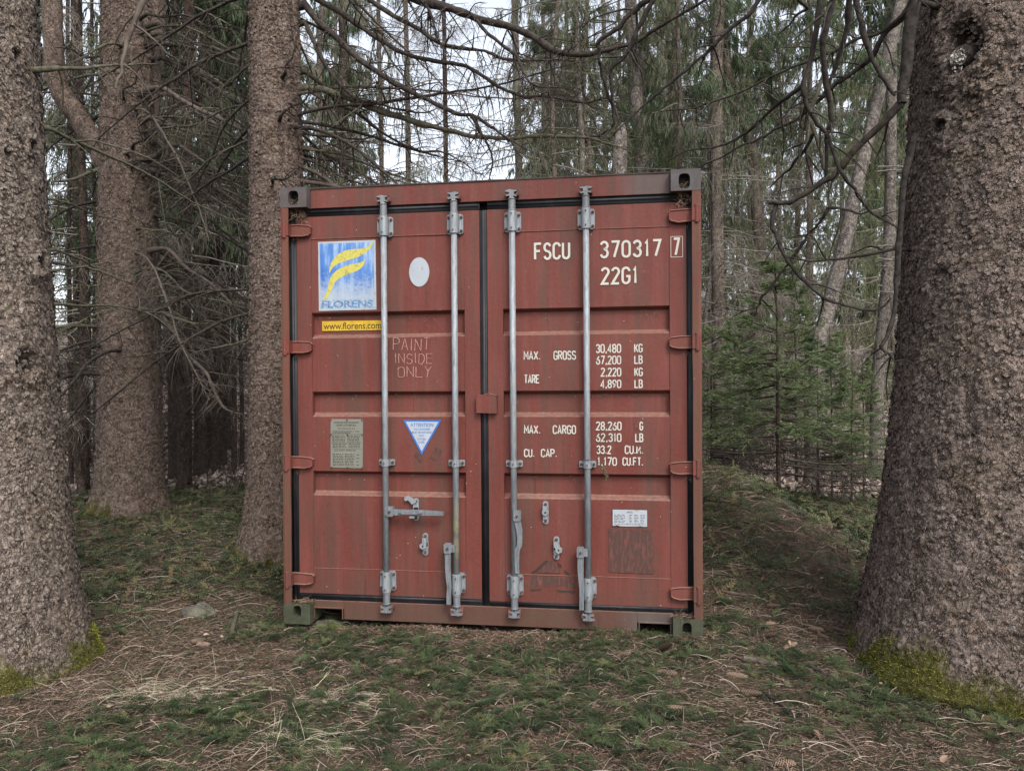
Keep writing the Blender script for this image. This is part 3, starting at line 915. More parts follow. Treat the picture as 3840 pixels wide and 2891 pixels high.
q = .22
G = {
    '0': [arc(.5, 1 - q, .5, q, 0, 180) + arc(.5, q, .5, q, 180, 360) + [(1, 1 - q)]],
    '1': [[(.22, .80), (.55, .97), (.55, 0)]],
    '2': [arc(.5, 1 - q, .5, q, 170, -25) + [(0, 0), (1, 0)]],
    '3': [arc(.5, .765, .48, .235, 165, -80) + arc(.5, .26, .5, .26, 80, -165)],
    '4': [[(.72, 0), (.72, 1), (0, .28), (1, .28)]],
    '6': [[(.80, .98), (.35, .70)] + arc(.5, .28, .5, .28, 160, -190, 14)],
    '7': [[(0, 1), (1, 1), (.35, 0)]],
    '8': [arc(.5, .75, .44, .25, -90, 270, 16), arc(.5, .25, .5, .25, 90, 450, 16)],
    '9': [[(.2, .02), (.65, .30)] + arc(.5, .72, .5, .28, -20, -370, 14)[::1]],
    'F': [[(1, 1), (0, 1), (0, 0)], [(.02, .53), (.8, .53)]],
    'S': [arc(.5, .75, .48, .25, 15, 240) + arc(.5, .25, .5, .25, 60, -165)],
    'C': [arc(.5, 1 - q, .5, q, 0, 180) + arc(.5, q, .5, q, 180, 360)],
    'U': [[(0, 1)] + arc(.5, q, .5, q, 180, 360) + [(1, 1)]],
    'G': [arc(.5, 1 - q, .5, q, 0, 180) + arc(.5, q, .5, q, 180, 360) + [(1, .45), (.55, .45)]],
    'M': [[(0, 0), (0, 1), (.5, .35), (1, 1), (1, 0)]],
    'A': [[(0, 0), (.5, 1), (1, 0)], [(.2, .3), (.8, .3)]],
    'X': [[(0, 0), (1, 1)], [(0, 1), (1, 0)]],
    'R': [[(0, 0), (0, 1), (.55, 1)] + arc(.6, .76, .4, .24, 80, -80) + [(.05, .52)], [(.5, .50), (1, 0)]],
    'O': [arc(.5, 1 - q, .5, q, 0, 180) + arc(.5, q, .5, q, 180, 360) + [(1, 1 - q)]],
    'T': [[(0, 1), (1, 1)], [(.5, .98), (.5, 0)]],
    'E': [[(1, 1), (0, 1), (0, 0), (1, 0)], [(.03, .52), (.8, .52)]],
    'K': [[(0, 0), (0, 1)], [(1, 1), (.08, .42)], [(.35, .58), (1, 0)]],
    'L': [[(0, 1), (0, 0), (1, 0)]],
    'B': [[(.05, .53), (.55, .53)] + arc(.58, .77, .34, .23, -80, 80) + [(.0, 1), (0, 0), (.55, 0)] + arc(.58, .26, .42, .26, -80, 60)],
    'P': [[(0, 0), (0, 1), (.55, 1)] + arc(.6, .74, .4, .26, 80, -80) + [(.05, .48)]],
    'I': [[(.5, 1), (.5, 0)]], 'N': [[(0, 0), (0, 1), (1, 0), (1, 1)]],
    'D': [[(0, 0), (0, 1), (.4, 1)] + arc(.4, .5, .6, .5, 80, -80) + [(.02, 0)]],
    'Y': [[(0, 1), (.5, .5), (1, 1)], [(.5, .5), (.35, -.05)]],
    '.': [[(.5, .02), (.5, .14)]], ',': [[(.7, .14), (.35, -.12)]],
}
WID = {'.': .3, ',': .3, '1': .62, 'I': .35, 'M': 1.1}


def ribbon(acc, pts, w_, y, m=0):
    P = [Vector(p) for p in pts]
    Q = [P[0]]
    for p in P[1:]:
        if (p - Q[-1]).length > 1e-5: Q.append(p)
    P = Q; n = len(P); V = []
    for k in range(n):
        d0 = (P[k] - P[k - 1]).normalized() if k else (P[1] - P[0]).normalized()
        d1 = (P[k + 1] - P[k]).normalized() if k < n - 1 else d0
        t = d0 + d1
        if t.length < .35: t = d0 * 1.
        t.normalize(); nn = Vector((-t.y, t.x)); c = max(.45, abs(nn.dot(Vector((-d0.y, d0.x)))))
        o = nn * (w_ / 2 / c)
        V += [(P[k].x + o.x, y, P[k].y + o.y), (P[k].x - o.x, y, P[k].y - o.y)]
    acc.add(V, [(2 * k, 2 * k + 1, 2 * k + 3, 2 * k + 2) for k in range(n - 1)], None, m)


def stencil(acc, s, x0, x1, z0, z1, w_, y, m=0, gap=.38):
    adv = [(WID.get(c, 1.) if c != ' ' else .7) for c in s]
    tot = sum(adv) + gap * (len(s) - 1)
    u = (x1 - x0 - w_) / tot; x = x0 + w_ / 2
    for c, wd in zip(s, adv):
        for j, st in enumerate(G.get(c, [])):
            ribbon(acc, [(x + p[0] * wd * u, z0 + w_ / 2 + p[1] * (z1 - z0 - w_)) for p in st], w_, y - .0004 * j, m)
        x += (wd + gap) * u


def ftext(body, x0, x1, z0, z1, y, acc, m=0, off=0.):
    c = bpy.data.curves.new('t', 'FONT'); c.body = body; c.offset = off
    o = bpy.data.objects.new('t', c); me = bpy.data.meshes.new_from_object(o)
    n = len(me.vertices); co = np.empty(n * 3, np.float32); me.vertices.foreach_get('co', co); co = co.reshape(-1, 3)
    me.calc_loop_triangles(); tr = np.empty(len(me.loop_triangles) * 3, np.int32); me.loop_triangles.foreach_get('vertices', tr)
    mn, mx = co.min(0), co.max(0)
    V = np.column_stack([x0 + (co[:, 0] - mn[0]) / (mx[0] - mn[0]) * (x1 - x0), np.full(n, y), z0 + (co[:, 1] - mn[1]) / (mx[1] - mn[1]) * (z1 - z0)])
    acc.add(V, None, tr.reshape(-1, 3), m)
    bpy.data.objects.remove(o); bpy.data.curves.remove(c); bpy.data.meshes.remove(me)


YS = YP - .0035
a = Acc()
stencil(a, 'FSCU', .290, .498, 2.126, 2.227, .0128, YS, gap=.52)
stencil(a, '370317', .664, 1.008, 2.125, 2.225, .0128, YS, gap=.56)
b_ = Acc(); stencil(b_, '22G1', .670, .880, 1.976, 2.076, .0128, YS, gap=.54); part('type_code_lettering', b_, 'white_mark', dR)
stencil(a, '7', 1.070, 1.110, 2.127, 2.229, .0125, YF - .0008)
for p in ([(1.0600, 2.1215), (1.0600, 2.2345)], [(1.0588, 2.2350), (1.1250, 2.2350)], [(1.1238, 2.2345), (1.1238, 2.1215)], [(1.1250, 2.1210), (1.0588, 2.1210)]):
    ribbon(a, p, .0026, YF - .0009)
part('serial_lettering', a, 'white_mark', dR)
LIN = {}
for s_, x0, x1, z0, z1 in (('MAX.', .226, .325, 1.555, 1.607), ('GROSS', .398, .528, 1.554, 1.607), ('TARE', .227, .318, 1.421, 1.472),
                           ('30,480', .639, .782, 1.590, 1.642), ('KG', .854, .902, 1.591, 1.641), ('67,200', .639, .782, 1.525, 1.576), ('LB', .854, .902, 1.527, 1.576),
                           ('2,220', .666, .782, 1.457, 1.508), ('KG', .854, .902, 1.457, 1.507), ('4,890', .664, .782, 1.391, 1.440), ('LB', .854, .902, 1.391, 1.440),
                           ('MAX.', .225, .322, 1.131, 1.182), ('CARGO', .391, .525, 1.130, 1.182), ('CU.', .224, .286, .997, 1.046), ('CAP.', .322, .416, .997, 1.046),
                           ('28,260', .637, .782, 1.152, 1.203), ('G', .881, .902, 1.152, 1.203), ('62,310', .636, .781, 1.087, 1.137), ('LB', .857, .903, 1.087, 1.137),
                           ('33.2', .639, .724, 1.018, 1.068), ('CU.M.', .798, .903, 1.019, 1.069), ('1,170', .643, .755, .952, 1.001), ('CU.FT.', .785, .902, .953, 1.002)):
    key = 'gross_weight_lettering' if z0 > 1.51 else 'tare_weight_lettering' if z0 > 1.3 else 'cargo_weight_lettering' if z0 > 1.08 else 'capacity_lettering'
    stencil(LIN.setdefault(key, Acc()), s_, x0, x1, z0, z1, .0068, YS, gap=.42)
stencil(LIN['cargo_weight_lettering'], 'K', .855, .876, 1.152, 1.203, .0068, YS, 1)
for key, a in LIN.items(): part(key, a, ['white_mark', 'ghost_ink'], dR)
a = Acc()
for s_, x0, x1, z0, z1 in (('PAINT', -.552, -.332, 1.622, 1.690), ('INSIDE', -.543, -.317, 1.545, 1.602), ('ONLY', -.523, -.323, 1.464, 1.524)):
    adv = [WID.get(c, 1.) for c in s_]; gp = .42; tot = sum(adv) + gp * (len(s_) - 1); u = (x1 - x0) / tot; x = x0
    for c_, wd in zip(s_, adv):
        dz = rng.uniform(-.004, .004); sh = rng.uniform(-.03, .12)
        for j, st in enumerate(G[c_]):
            pts = []
            for p, q2 in zip(st[:-1], st[1:]):
                for t in (0, .34, .67): pts.append((p[0] + (q2[0] - p[0]) * t, p[1] + (q2[1] - p[1]) * t))
            pts.append(st[-1])
            for rep in range(2):
                ribbon(a, [(x + (px + sh * pz) * wd * u + rng.normal(0, .0007) + rep * .0022, z0 + dz + pz * (z1 - z0) + rng.normal(0, .0007)) for px, pz in pts], .0021, YS - .0004 * (j * 2 + rep))
        x += (wd + gp) * u
part('chalk_lettering', a, 'chalk', dL)

# stickers and plates
LX = lambda px: -1.012 + (px - 460) / 512. * .358
LZ = lambda py: 2.276 - (py - 725) / 617. * .412
a = Acc(); flat(a, [(-1.010, 1.863), (-.651, 1.864), (-.654, 2.276), (-1.012, 2.276)], YS + .0004, 0)
flat(a, [(-.999, 1.928), (-.664, 1.929), (-.666, 2.264), (-1.001, 2.264)], YS, 1)
flat(a, [(-.999, 1.8745), (-.664, 1.8745), (-.664, 1.9275), (-.999, 1.9275)], YS, 5)


def smooth_poly(p, n=4):
    out = []
    m_ = len(p)
    for i in range(m_):
        p0, p1, p2, p3 = (np.array(p[(i + k) % m_], float) for k in (-1, 0, 1, 2))
        if np.allclose(p1, p2): continue
        for k in range(n):
            t = k / n
            out.append(tuple(.5 * ((2 * p1) + (-p0 + p2) * t + (2 * p0 - 5 * p1 + 4 * p2 - p3) * t * t + (-p0 + 3 * p1 - 3 * p2 + p3) * t ** 3)))
    return out


for pl in ([(955, 738), (905, 782), (840, 798), (745, 803), (670, 824), (615, 862), (578, 915), (562, 962), (561, 1008), (582, 970), (622, 934), (672, 912), (745, 894), (825, 868), (885, 834), (930, 795)],
           [(881, 889), (852, 915), (792, 929), (730, 940), (668, 962), (618, 992), (578, 1035), (556, 1090), (541, 1155), (522, 1208), (498, 1244), (532, 1234), (562, 1200), (584, 1148), (604, 1100), (645, 1060), (702, 1030), (772, 1008), (832, 980), (868, 940)]):
    flat(a, [(LX(x), LZ(y)) for x, y in smooth_poly(pl, 3)], YS - .0005, 3)
ftext('FLORENS', -.990, -.674, 1.880, 1.922, YS - .0005, a, 4, .026)
M['band_fade'] = m_flat('mottled_pale_blue', (.24, .29, .35), .7, var=.45, scale=60); M['text_fade'] = m_flat('faded_blue_letters', (.09, .17, .31), .7, var=.6, scale=90)
part('emblem_sticker', a, ['sticker_white', 'logo_blue', 'sticker_white', 'emblem', 'text_fade', 'band_fade'], dL)
a = Acc(); yr = YR - .0045
flat(a, [(-1.005, 1.745), (-.622, 1.745), (-.622, 1.803), (-1.005, 1.804)], yr, 0)
ftext('www.florens.com', -.996, -.634, 1.7535, 1.7945, yr - .0005, a, 1, .006)
part('web_sticker', a, ['sticker_yellow', 'black_ink'], dL)
a = Acc(); flat(a, [(-.389 + .0615 * math.cos(t / 40 * 2 * PI), 2.079 + .086 * math.sin(t / 40 * 2 * PI)) for t in range(40)], YS)
part('oval_sticker', a, 'sticker_white', dL, label='blank white oval sticker')
a = Acc(); ya = YS
flat(a, [(-.494, 1.211), (-.382, 1.006), (-.262, 1.210)][::1], ya, 0)
flat(a, [(-.478, 1.201), (-.382, 1.026), (-.279, 1.200)], ya - .0004, 1)
for body, x0, x1, z0, z1 in (('ATTENTION', -.449, -.311, 1.171, 1.192), ('THIS CONTAINER', -.432, -.330, 1.150, 1.162), ('MUST BE REPAIRED', -.441, -.319, 1.131, 1.143), ('WITH', -.399, -.367, 1.112, 1.123), ('CORTEN', -.409, -.357, 1.093, 1.104), ('STEEL', -.403, -.363, 1.074, 1.085)):
    ftext(body, x0, x1, z0, z1, ya - .0008, a, 2, .012)
part('warning_sticker', a, ['blue_ink', 'sticker_white', 'blue_ink'], dL, label='blue-edged triangular warning sticker')
a = Acc(); prism(a, [(-.942, 1.216), (-.740, 1.215), (-.744, .923), (-.944, .926)], YS - .002, YS + .002, 0)
yq = YS - .0026
ftext('APPROVED FOR TRANSPORT', -.922, -.764, 1.190, 1.200, yq, a, 1, .012)
ftext('UNDER CUSTOMS SEAL', -.908, -.780, 1.174, 1.184, yq, a, 1, .012)
ftext('CSC SAFETY APPROVAL', -.920, -.784, 1.024, 1.034, yq, a, 1, .012)


def scribble(x0, x1, z, y, h=.004, m=1):
    x = x0
    while x < x1 - .004:
        l = rng.uniform(.006, .02); e = min(x1, x + l)
        flat(a, [(x, z), (e, z), (e, z + h), (x, z + h)], y, m); x = e + rng.uniform(.003, .006)


for x0, x1, z in [(-.895, -.79, 1.157)] + [(-.93, -.85, 1.140), (-.845, -.76, 1.140), (-.93, -.82, 1.132)] + [(-.932, -.852, 1.115 - .009 * k) for k in range(5)] + [(-.838, -.758, 1.115 - .009 * k) for k in range(5)] + \
        [(-.93, -.846, 1.064 - .009 * k) for k in range(3)] + [(-.83, -.76, 1.064 - .009 * k) for k in range(3)] + [(-.93, -.862, 1.004 - .0095 * k) for k in range(8)] + [(-.855, -.795, 1.004 - .0095 * k) for k in range(8)] + [(-.782, -.762, 1.0 - .02 * k) for k in range(4)]:
    scribble(x0, x1, z, yq)
for z in (1.127, 1.072, 1.038): flat(a, [(-.936, z), (-.750, z), (-.750, z + .0015), (-.936, z + .0015)], yq, 1)
for x in (-.941, -.84, -.748):
    for z in (1.212, 1.124, .928): bolt(a, x + .004, YS - .002, z, .004, 2)
part('data_plate', a, ['plate_metal', 'black_ink', 'rust_red'], dL)
a = Acc()
flat(a, [(.726, .607), (.924, .607), (.924, .708), (.726, .708)], YS + .0003, 1)
flat(a, [(.729, .613), (.740, .613), (.752, .618), (.770, .611), (.800, .6105), (.860, .611), (.885, .614), (.900, .611), (.921, .611), (.921, .705), (.729, .705)], YS, 0)
ftext('XPCL', .807, .841, .686, .696, YS - .0004, a, 1, .008)
for k in range(6):
    for x0, x1 in ((.738, .798), (.822, .838), (.850, .872), (.884, .908)): scribble(x0, x1, .674 - k * .0085, YS - .0004, .003, 2)
scribble(.738, .912, .621, YS - .0004, .003, 2)
part('owner_label', a, ['sticker_white', 'black_ink', 'black_ink'], dR)
a = Acc()
flat(a, [(.704, .348), (.952, .346), (.954, .594), (.705, .596)], YS + .0003, 0)
part('scraped_square_mark', a, 'patch', dR); a = Acc()
flat(a, [(.364, .404), (.402, .402), (.432, .335), (.300, .333)], YS, 0)
flat(a, [(.272, .318), (.440, .314), (.452, .262), (.222, .248)][::1], YS, 0)
flat(a, [(.446, .314), (.492, .312), (.519, .252), (.462, .250)], YS, 0)
flat(a, [(.345, .404), (.360, .404), (.290, .335), (.262, .328)], YS, 1); flat(a, [(.412, .395), (.432, .385), (.440, .365), (.424, .372)], YS, 1)
flat(a, [(.448, .350), (.472, .345), (.492, .316), (.470, .322)], YS, 1); flat(a, [(.404, .238), (.516, .234), (.505, .218), (.470, .226), (.420, .220)], YS, 1)
flat(a, [(.250, .236), (.318, .240), (.320, .232), (.262, .222)], YS, 1)
b_ = Acc(); flat(b_, [(-.43, 1.005), (-.412, 1.022), (-.378, .985), (-.392, .958), (-.40, .975)], YS, 0); part('scraped_mark', b_, 'patch', dL); b_ = Acc(); flat(b_, [(-.295, 1.052), (-.255, 1.03), (-.298, .975), (-.335, .987)], YS, 0); part('scraped_mark', b_, 'patch', dL)
part('scraped_triangle_mark', a, ['patch', 'black_ink'], dR)
# old dirt spots
a = Acc()
for k in range(70):
    if k < 42: x, z = rng.uniform(-1.04, -.78), rng.uniform(.2, .72)
    else: x, z = rng.uniform(.72, 1.12), rng.uniform(.18, .68)
    r0 = rng.uniform(.002, .006)
    for j in range(3):
        cx, cz = x + rng.normal(0, r0), z + rng.normal(0, r0); r_ = r0 * rng.uniform(.3, .7)
        flat(a, [(cx + r_ * math.cos(t) * rng.uniform(.6, 1.2), cz + r_ * math.sin(t) * rng.uniform(.6, 1.2)) for t in np.arange(6) / 6 * 2 * PI], YF - .0006 - .0003 * j)
part('dirt_specks', a, 'rust', dL)['kind'] = 'stuff'

# needle clumps on the ledges of the doors
a = Acc()
for cx, z in ((-.955, 1.83), (-.45, 1.83), (-.33, 1.815), (-.93, 1.366), (-.8, 1.364), (-.62, 1.366), (-.56, 1.368), (-.42, 1.366), (-.27, 1.36), (-.9, .895), (-.62, .885), (-.44, .892), (.30, 1.828), (.36, 1.826), (.92, 1.83), (.99, 1.82), (.24, 1.368), (.68, 1.366), (.84, 1.368), (1.03, 1.362), (.62, 1.365), (.30, .895), (.5, .89)):
    for _ in range(1):
        n = 16; P = np.column_stack([rng.normal(cx, .012, n), rng.uniform(.085, .10, n), z + rng.normal(-.012, .010, n)])
        blades(a, P, rng.normal(0, 1, (n, 3)) * [1, .2, 1], rng.uniform(.01, .03, n), .0016)
for sx, zs in ((-1, (2.305, 1.610, .915, .25)), (1, (2.30, 1.605, .905, 2.40))):
    for z in zs:
        n = 26; P = np.column_stack([sx * rng.normal(1.148, .012, n), rng.uniform(.045, .07, n), z + rng.normal(-.006, .008, n)])
        blades(a, P, rng.normal(0, 1, (n, 3)) * [.7, .2, 1] + [0, 0, -.6], rng.uniform(.012, .045, n), .0018)
o = link('caught_needles', a.mesh('caught_needles', [M['deadneedle']]))
setprops(o, 'small tufts of dead needles on the door ribs and hinges of the container', 'dead needles', kind='stuff')

# ================================================================ BIG TREES
def vor2(s, z, cs, cz, per, seed):
    """2-D jittered voronoi on (s,z); s is periodic with per cells. returns F1, F2, cell random"""
    i = np.floor(s / cs).astype(np.int64); j = np.floor(z / cz).astype(np.int64)
    f1 = np.full(s.shape, 9.); f2 = np.full(s.shape, 9.); cr = np.zeros(s.shape)
    for di in (-1, 0, 1):
        for dj in (-1, 0, 1):
            a, b = i + di, j + dj; am = np.mod(a, per)
            px = (a + .1 + .8 * hash2(am, b, seed)) - s / cs; pz = (b + .1 + .8 * hash2(am, b, seed + 1)) - z / cz
            d = np.sqrt(px * px + pz * pz)
            up = d < f1
            f2 = np.where(up, f1, np.minimum(f2, d)); cr = np.where(up, hash2(am, b, seed + 2), cr); f1 = np.where(up, d, f1)
    return f1, f2, cr


def bark_trunk(rad, path, top, res, cell, amp, seed, knots=(), lobes=0.1, mossz=.0, mossdir=None, zmin=-.25, fz=3.9):
    """rad: [(z,r)], path: [(z,dx,dy)]; real plates and cracks in the mesh. returns mesh arrays in local space"""
    rz = np.array(rad); pz = np.array(path)
    R0 = np.interp(1.5, rz[:, 0], rz[:, 1])
    nth = int(2 * PI * R0 / res); zf = np.arange(zmin, fz, res)
    zc = np.arange(fz, top, res * 12)
    z = np.concatenate([zf, zc]); th = np.arange(nth) / nth * 2 * PI + PI / 2
    TH, Z = np.meshgrid(th, z); per = max(6, int(round(2 * PI * R0 / cell)))
    cs = 2 * PI * R0 / per; Sx = TH * R0
    X0 = np.cos(TH) * 3; Y0 = np.sin(TH) * 3
    wx = .55 * cell * (fbm(X0 * 9 + Z * 7, Y0 * 9 + Z * 13, seed, 3) - .5) * 2
    wz = .55 * cell * (fbm(X0 * 8 - Z * 11, Y0 * 8 + Z * 9, seed + 9, 3) - .5) * 2
    q1 = np.abs(fbm((Sx + wx) / cell * .75, (Z + wz) / cell * .6, seed + 3, 3) - .5) * 2
    q2 = np.abs(fbm((Sx - wx) / cell * 1.2 + 40, (Z + wz) / cell * 1.0, seed + 4, 3) - .5) * 2
    cr = fbm(Sx / cell * .5, Z / cell * .5, seed + 6, 3)
    crack_and_hollow = (1 - sst(.01, .10, q1)) * sst(.35, .6, cr)
    h = amp * (1.1 * sst(0, .22, q1) * (.4 + .6 * cr) + .5 * sst(0, .25, q2) + .5 * (fbm(Sx / cell * 2., Z / cell * 2., seed + 8, 2) - .5))
    big = .030 * (fbm(X0 * 1.3 + 2, Y0 * 1.3 + Z * 1.2, seed + 20, 3) - .5)
    fl = np.exp(-np.maximum(Z, -.1) / .35) * lobes
    lob = fl * (np.cos(TH * 5 + seed) * .5 + np.cos(TH * 3 + 1.7 * seed) * .5)
    R = np.interp(Z, rz[:, 0], rz[:, 1]) + h + big + lob * R0
    rnd = cr
    for (kt, kz, kr, dep, ring) in knots:      # knot: angle, height, radius, hollow, ring swelling
        d = np.sqrt(((np.mod(TH - kt + PI, 2 * PI) - PI) * R0) ** 2 + ((Z - kz) * .8) ** 2) * (1 + .7 * (fbm(TH * R0 * 22, Z * 22, seed + 70, 3) - .5))
        R = R + ring * np.exp(-((d - kr) / (kr * .55)) ** 2) - dep * .55 * (1 - sst(kr * .15, kr * .9, d)) * (.6 + .8 * fbm(TH * R0 * 40, Z * 40, seed + 71, 2)) + .004 * np.sin(d / kr * 9) * np.exp(-(d / kr / 2) ** 2)
        crack_and_hollow = np.maximum(crack_and_hollow, (1 - sst(kr * .4, kr * .95, d)) * (1.65 if dep > .005 else .5))  # shade in the knot hollows painted with the dark crack colour
    PX = np.interp(Z, pz[:, 0], pz[:, 1]); PY = np.interp(Z, pz[:, 0], pz[:, 2])
    V = np.stack([PX + R * np.cos(TH), PY + R * np.sin(TH), Z], -1)
    ms = (mossz - Z) / .26 + .38 + 1.5 * (fbm(X0 * 1.7 + 4, Y0 * 1.7 + Z * 4, seed + 31, 4) - .5)
    if mossdir is not None: ms = ms + .9 * np.cos(TH - mossdir) - .35
    moss = np.clip(ms, 0, 1.2)
    nz = len(z); i = np.arange(nz * nth).reshape(nz, nth)
    Q = np.stack([i[:-1], np.roll(i[:-1], -1, 1), np.roll(i[1:], -1, 1), i[1:]], -1).reshape(-1, 4)
    return V, Q, crack_and_hollow, moss, rnd


def hit(pos, rad, u, v):
    """angle, height and point where the photo's ray meets a round trunk"""
    d = ray(u, v); R = rad[4][1]; rz = np.array(rad)
    for _ in range(8):
        ox, oy = CAM[0] - pos[0], CAM[1] - pos[1]; A = d[0] ** 2 + d[1] ** 2; B = ox * d[0] + oy * d[1]; C = ox * ox + oy * oy - R * R
        t = (-B - math.sqrt(max(B * B - A * C, 0))) / A; p = CAM + d * t; R = float(np.interp(p[2], rz[:, 0], rz[:, 1]))
    return math.atan2(p[1] - pos[1], p[0] - pos[0]), float(p[2]), p


def big_tree(name, label, pos, mat, rad, path, res, cell, amp, seed, knots=(), lobes=.1, mossz=0., mossdir=None, moss_n=0, fz=3.9, top=9., flakes=22000):
    root = setprops(empty(name, (pos[0], pos[1], 0)), label, 'tree')
    knots = [(*hit(pos, rad, k[1], k[2])[:2], *k[3:]) for k in knots]
    V, Q, crack_and_hollow, moss, rnd = bark_trunk(rad, path, top, res, cell, amp, seed, knots, lobes, mossz, mossdir, fz=fz)
    nz, nth, _ = V.shape
    # separate curled flakes of bark standing a little proud of the trunk
    rf = np.random.default_rng(seed + 900); f = V.reshape(-1, 3); zz = f[:, 2]; cand = np.where((zz > .02) & (zz < fz) & (moss.ravel() < .5))[0]; nf = int(flakes)
    ii = rf.choice(cand, nf); P = f[ii]; cxy = np.stack([np.interp(P[:, 2], np.array(path)[:, 0], np.array(path)[:, k]) for k in (1, 2)], -1)
    O = norm(np.column_stack([P[:, :2] - cxy, np.zeros(nf)])); Tg = norm(np.cross(O, [0, 0, 1.]) + rf.normal(0, .25, (nf, 3)) * [1, 1, 1]); Up = norm(np.cross(Tg, O))
    sz = cell * rf.uniform(.18, .48, nf); k6 = np.arange(6) / 6 * 2 * PI
    rad6 = sz[:, None] * rf.uniform(.65, 1.15, (nf, 6)); ca, sa = np.cos(k6)[None] * rad6, np.sin(k6)[None] * rad6 * .9
    off = amp * .25 + .0010 + np.clip(-sa / sz[:, None], -1, 1) * rf.uniform(.0, .0038, nf)[:, None] + np.abs(ca / sz[:, None]) * rf.uniform(-.0008, .003, nf)[:, None]
    FV = P[:, None] + Tg[:, None] * ca[..., None] + Up[:, None] * sa[..., None] + O[:, None] * off[..., None]
    n0 = len(f); b = n0 + np.arange(nf)[:, None] * 6; FQ = np.concatenate([b + np.array([[0, 1, 2, 3]]), b + np.array([[0, 3, 4, 5]])])
    z6 = np.zeros(nf * 6)
    me = npmesh('trunk', np.vstack([f, FV.reshape(-1, 3)]), np.vstack([Q, FQ]), None, [M[mat]], None, False, {'crack_and_hollow': np.concatenate([crack_and_hollow.ravel(), z6]), 'moss': np.concatenate([moss.ravel(), np.repeat(moss.ravel()[ii], 6)]), 'rnd': np.concatenate([rnd.ravel(), z6])})
    me.polygons.foreach_set('use_smooth', np.arange(len(me.polygons)) < len(Q))
    link('trunk', me, root)
    if moss_n:
        f = V.reshape(-1, 3); mm = moss.ravel() + .9 * (fbm(f[:, 0] * 9, f[:, 2] * 9 + f[:, 1] * 9, seed + 50, 3) - .5)
        ok = np.where((mm > .72) & (f[:, 2] > -.12))[0]
        if len(ok):
            r = np.random.default_rng(seed)
            ii = r.choice(ok, moss_n); P = f[ii] + r.normal(0, .004, (moss_n, 3))
            c = np.stack([np.interp(P[:, 2], np.array(path)[:, 0], np.array(path)[:, k]) for k in (1, 2)], -1)
            O = norm(np.column_stack([P[:, :2] - c, np.full(moss_n, .25)]))
            a = Acc(); blades(a, P, O + r.normal(0, .55, (moss_n, 3)), r.uniform(.006, .018, moss_n), .004, 0, np.clip(fbm(P[:, 0] * 14, P[:, 2] * 14, 5, 3) + r.normal(0, .15, moss_n), 0, 1), r, True)
            o = link('moss', a.mesh('moss', [M['moss']]), root); o['kind'] = 'stuff'
    return root


def crspline(P, n=5):
    P = np.asarray(P, float); Q = np.vstack([2 * P[0] - P[1], P, 2 * P[-1] - P[-2]]); out = []
    for i in range(len(P) - 1):
        p0, p1, p2, p3 = Q[i:i + 4]
        for k in range(n):
            t = k / n
            out.append(.5 * ((2 * p1) + (-p0 + p2) * t + (2 * p0 - 5 * p1 + 4 * p2 - p3) * t * t + (-p0 + 3 * p1 - 3 * p2 + p3) * t ** 3))
    out.append(P[-1])
    return np.array(out)


def twiggy(acc, P, R0, n1, l1, n2, r, droop=.35, m=0, spread=.75, rt=.0045, k1=6):
    """side twigs and sub-twigs on one main polyline (k,3)"""
    PP = P[None]; L = np.linalg.norm(np.diff(P, axis=0), axis=1).sum()
    if n1:
        _, p, d, t = pick(PP, n1, .12, 1., r)
        D = norm(d * (1 - spread) + perp(d, r) * spread * [1, 1, .75] + [0, 0, -.08])
        ln = l1 * (1.1 - .75 * t) * r.uniform(.35, 1.15, n1)
        T1 = grow(p, D, ln, k1, droop, .10, .0, r)
        rr = np.minimum(rt * (.6 + ln / l1), .03)[:, None] * np.linspace(1, .25, k1 + 1)[None]
        tubes(acc, T1, rr, 4, m)
        if n2:
            _, p, d, t = pick(T1, n2, .15, 1., r)
            D = norm(d * .55 + perp(d, r) * .8)
            T2 = grow(p, D, r.uniform(.2, 1., n2) * l1 * .34, 4, droop, .14, 0., r)
            tubes(acc, T2, rt * .42 * np.linspace(1, .3, 5)[None], 3, m)


def branch(root, P, r0, r1, mat, seed, n1=26, l1=.7, n2=60, droop=.35, knob=True, rt=.0045, name='branch', label=None):
    r = np.random.default_rng(seed); P = crspline(P, 5); n = len(P)
    loc = np.array(root.location)
    jit = r.normal(0, 1, (n + 4, 3)); jit = (jit[:-4] + jit[1:-3] * 2 + jit[2:-2] * 3 + jit[3:-1] * 2 + jit[4:]) / 9; P = P + (jit * .0060 + r.normal(0, .0016, (n, 3))) * np.linspace(0, 1, n)[:, None] ** .3
    ax = np.array([loc[0], loc[1], P[0, 2]]) - P[0]; da = np.linalg.norm(ax)
    inner = da < {'a': .50, 'b': .33, 'c': .25, 'd': .50}[BR[root.name]] + .16 and seed not in (21, 22, 23, 24, 25)
    if inner: P = np.vstack([P[0] + ax * min(.35, .18 / da) + [0, 0, -.02], P]); n += 1
    t = np.linspace(0, 1, n); R = r0 * (1 - t) ** .8 + r1
    rn = r.normal(0, 1, n + 2); R = R * (1 + .09 * (rn[:-2] + rn[1:-1] + rn[2:]) / 1.7); R[:3] = R[:3] * ([1.5, 1.3, 1.1] if inner else [1, 1, 1])
    a = Acc(); tubes(a, (P - loc)[None], R[None], 8)
    twiggy(a, P - loc, r0, n1, l1, n2, r, droop, rt=rt)
    o = link(name, a.mesh(name, [M[mat]], True), root)
    if label: o['label'] = label
    return o


def px(reg, pts, d0, d1):
    """trace in an enlarged part of the photo -> points at depths d0..d1"""
    ox, oy, s = reg; n = len(pts); L = np.concatenate([[0], np.cumsum(np.hypot(*np.diff(np.array(pts, float), axis=0).T))]); L = L / L[-1]
    return [at((ox + x / s) / K, (oy + y / s) / K, d0 + (d1 - d0) * l) for (x, y), l in zip(pts, L)]


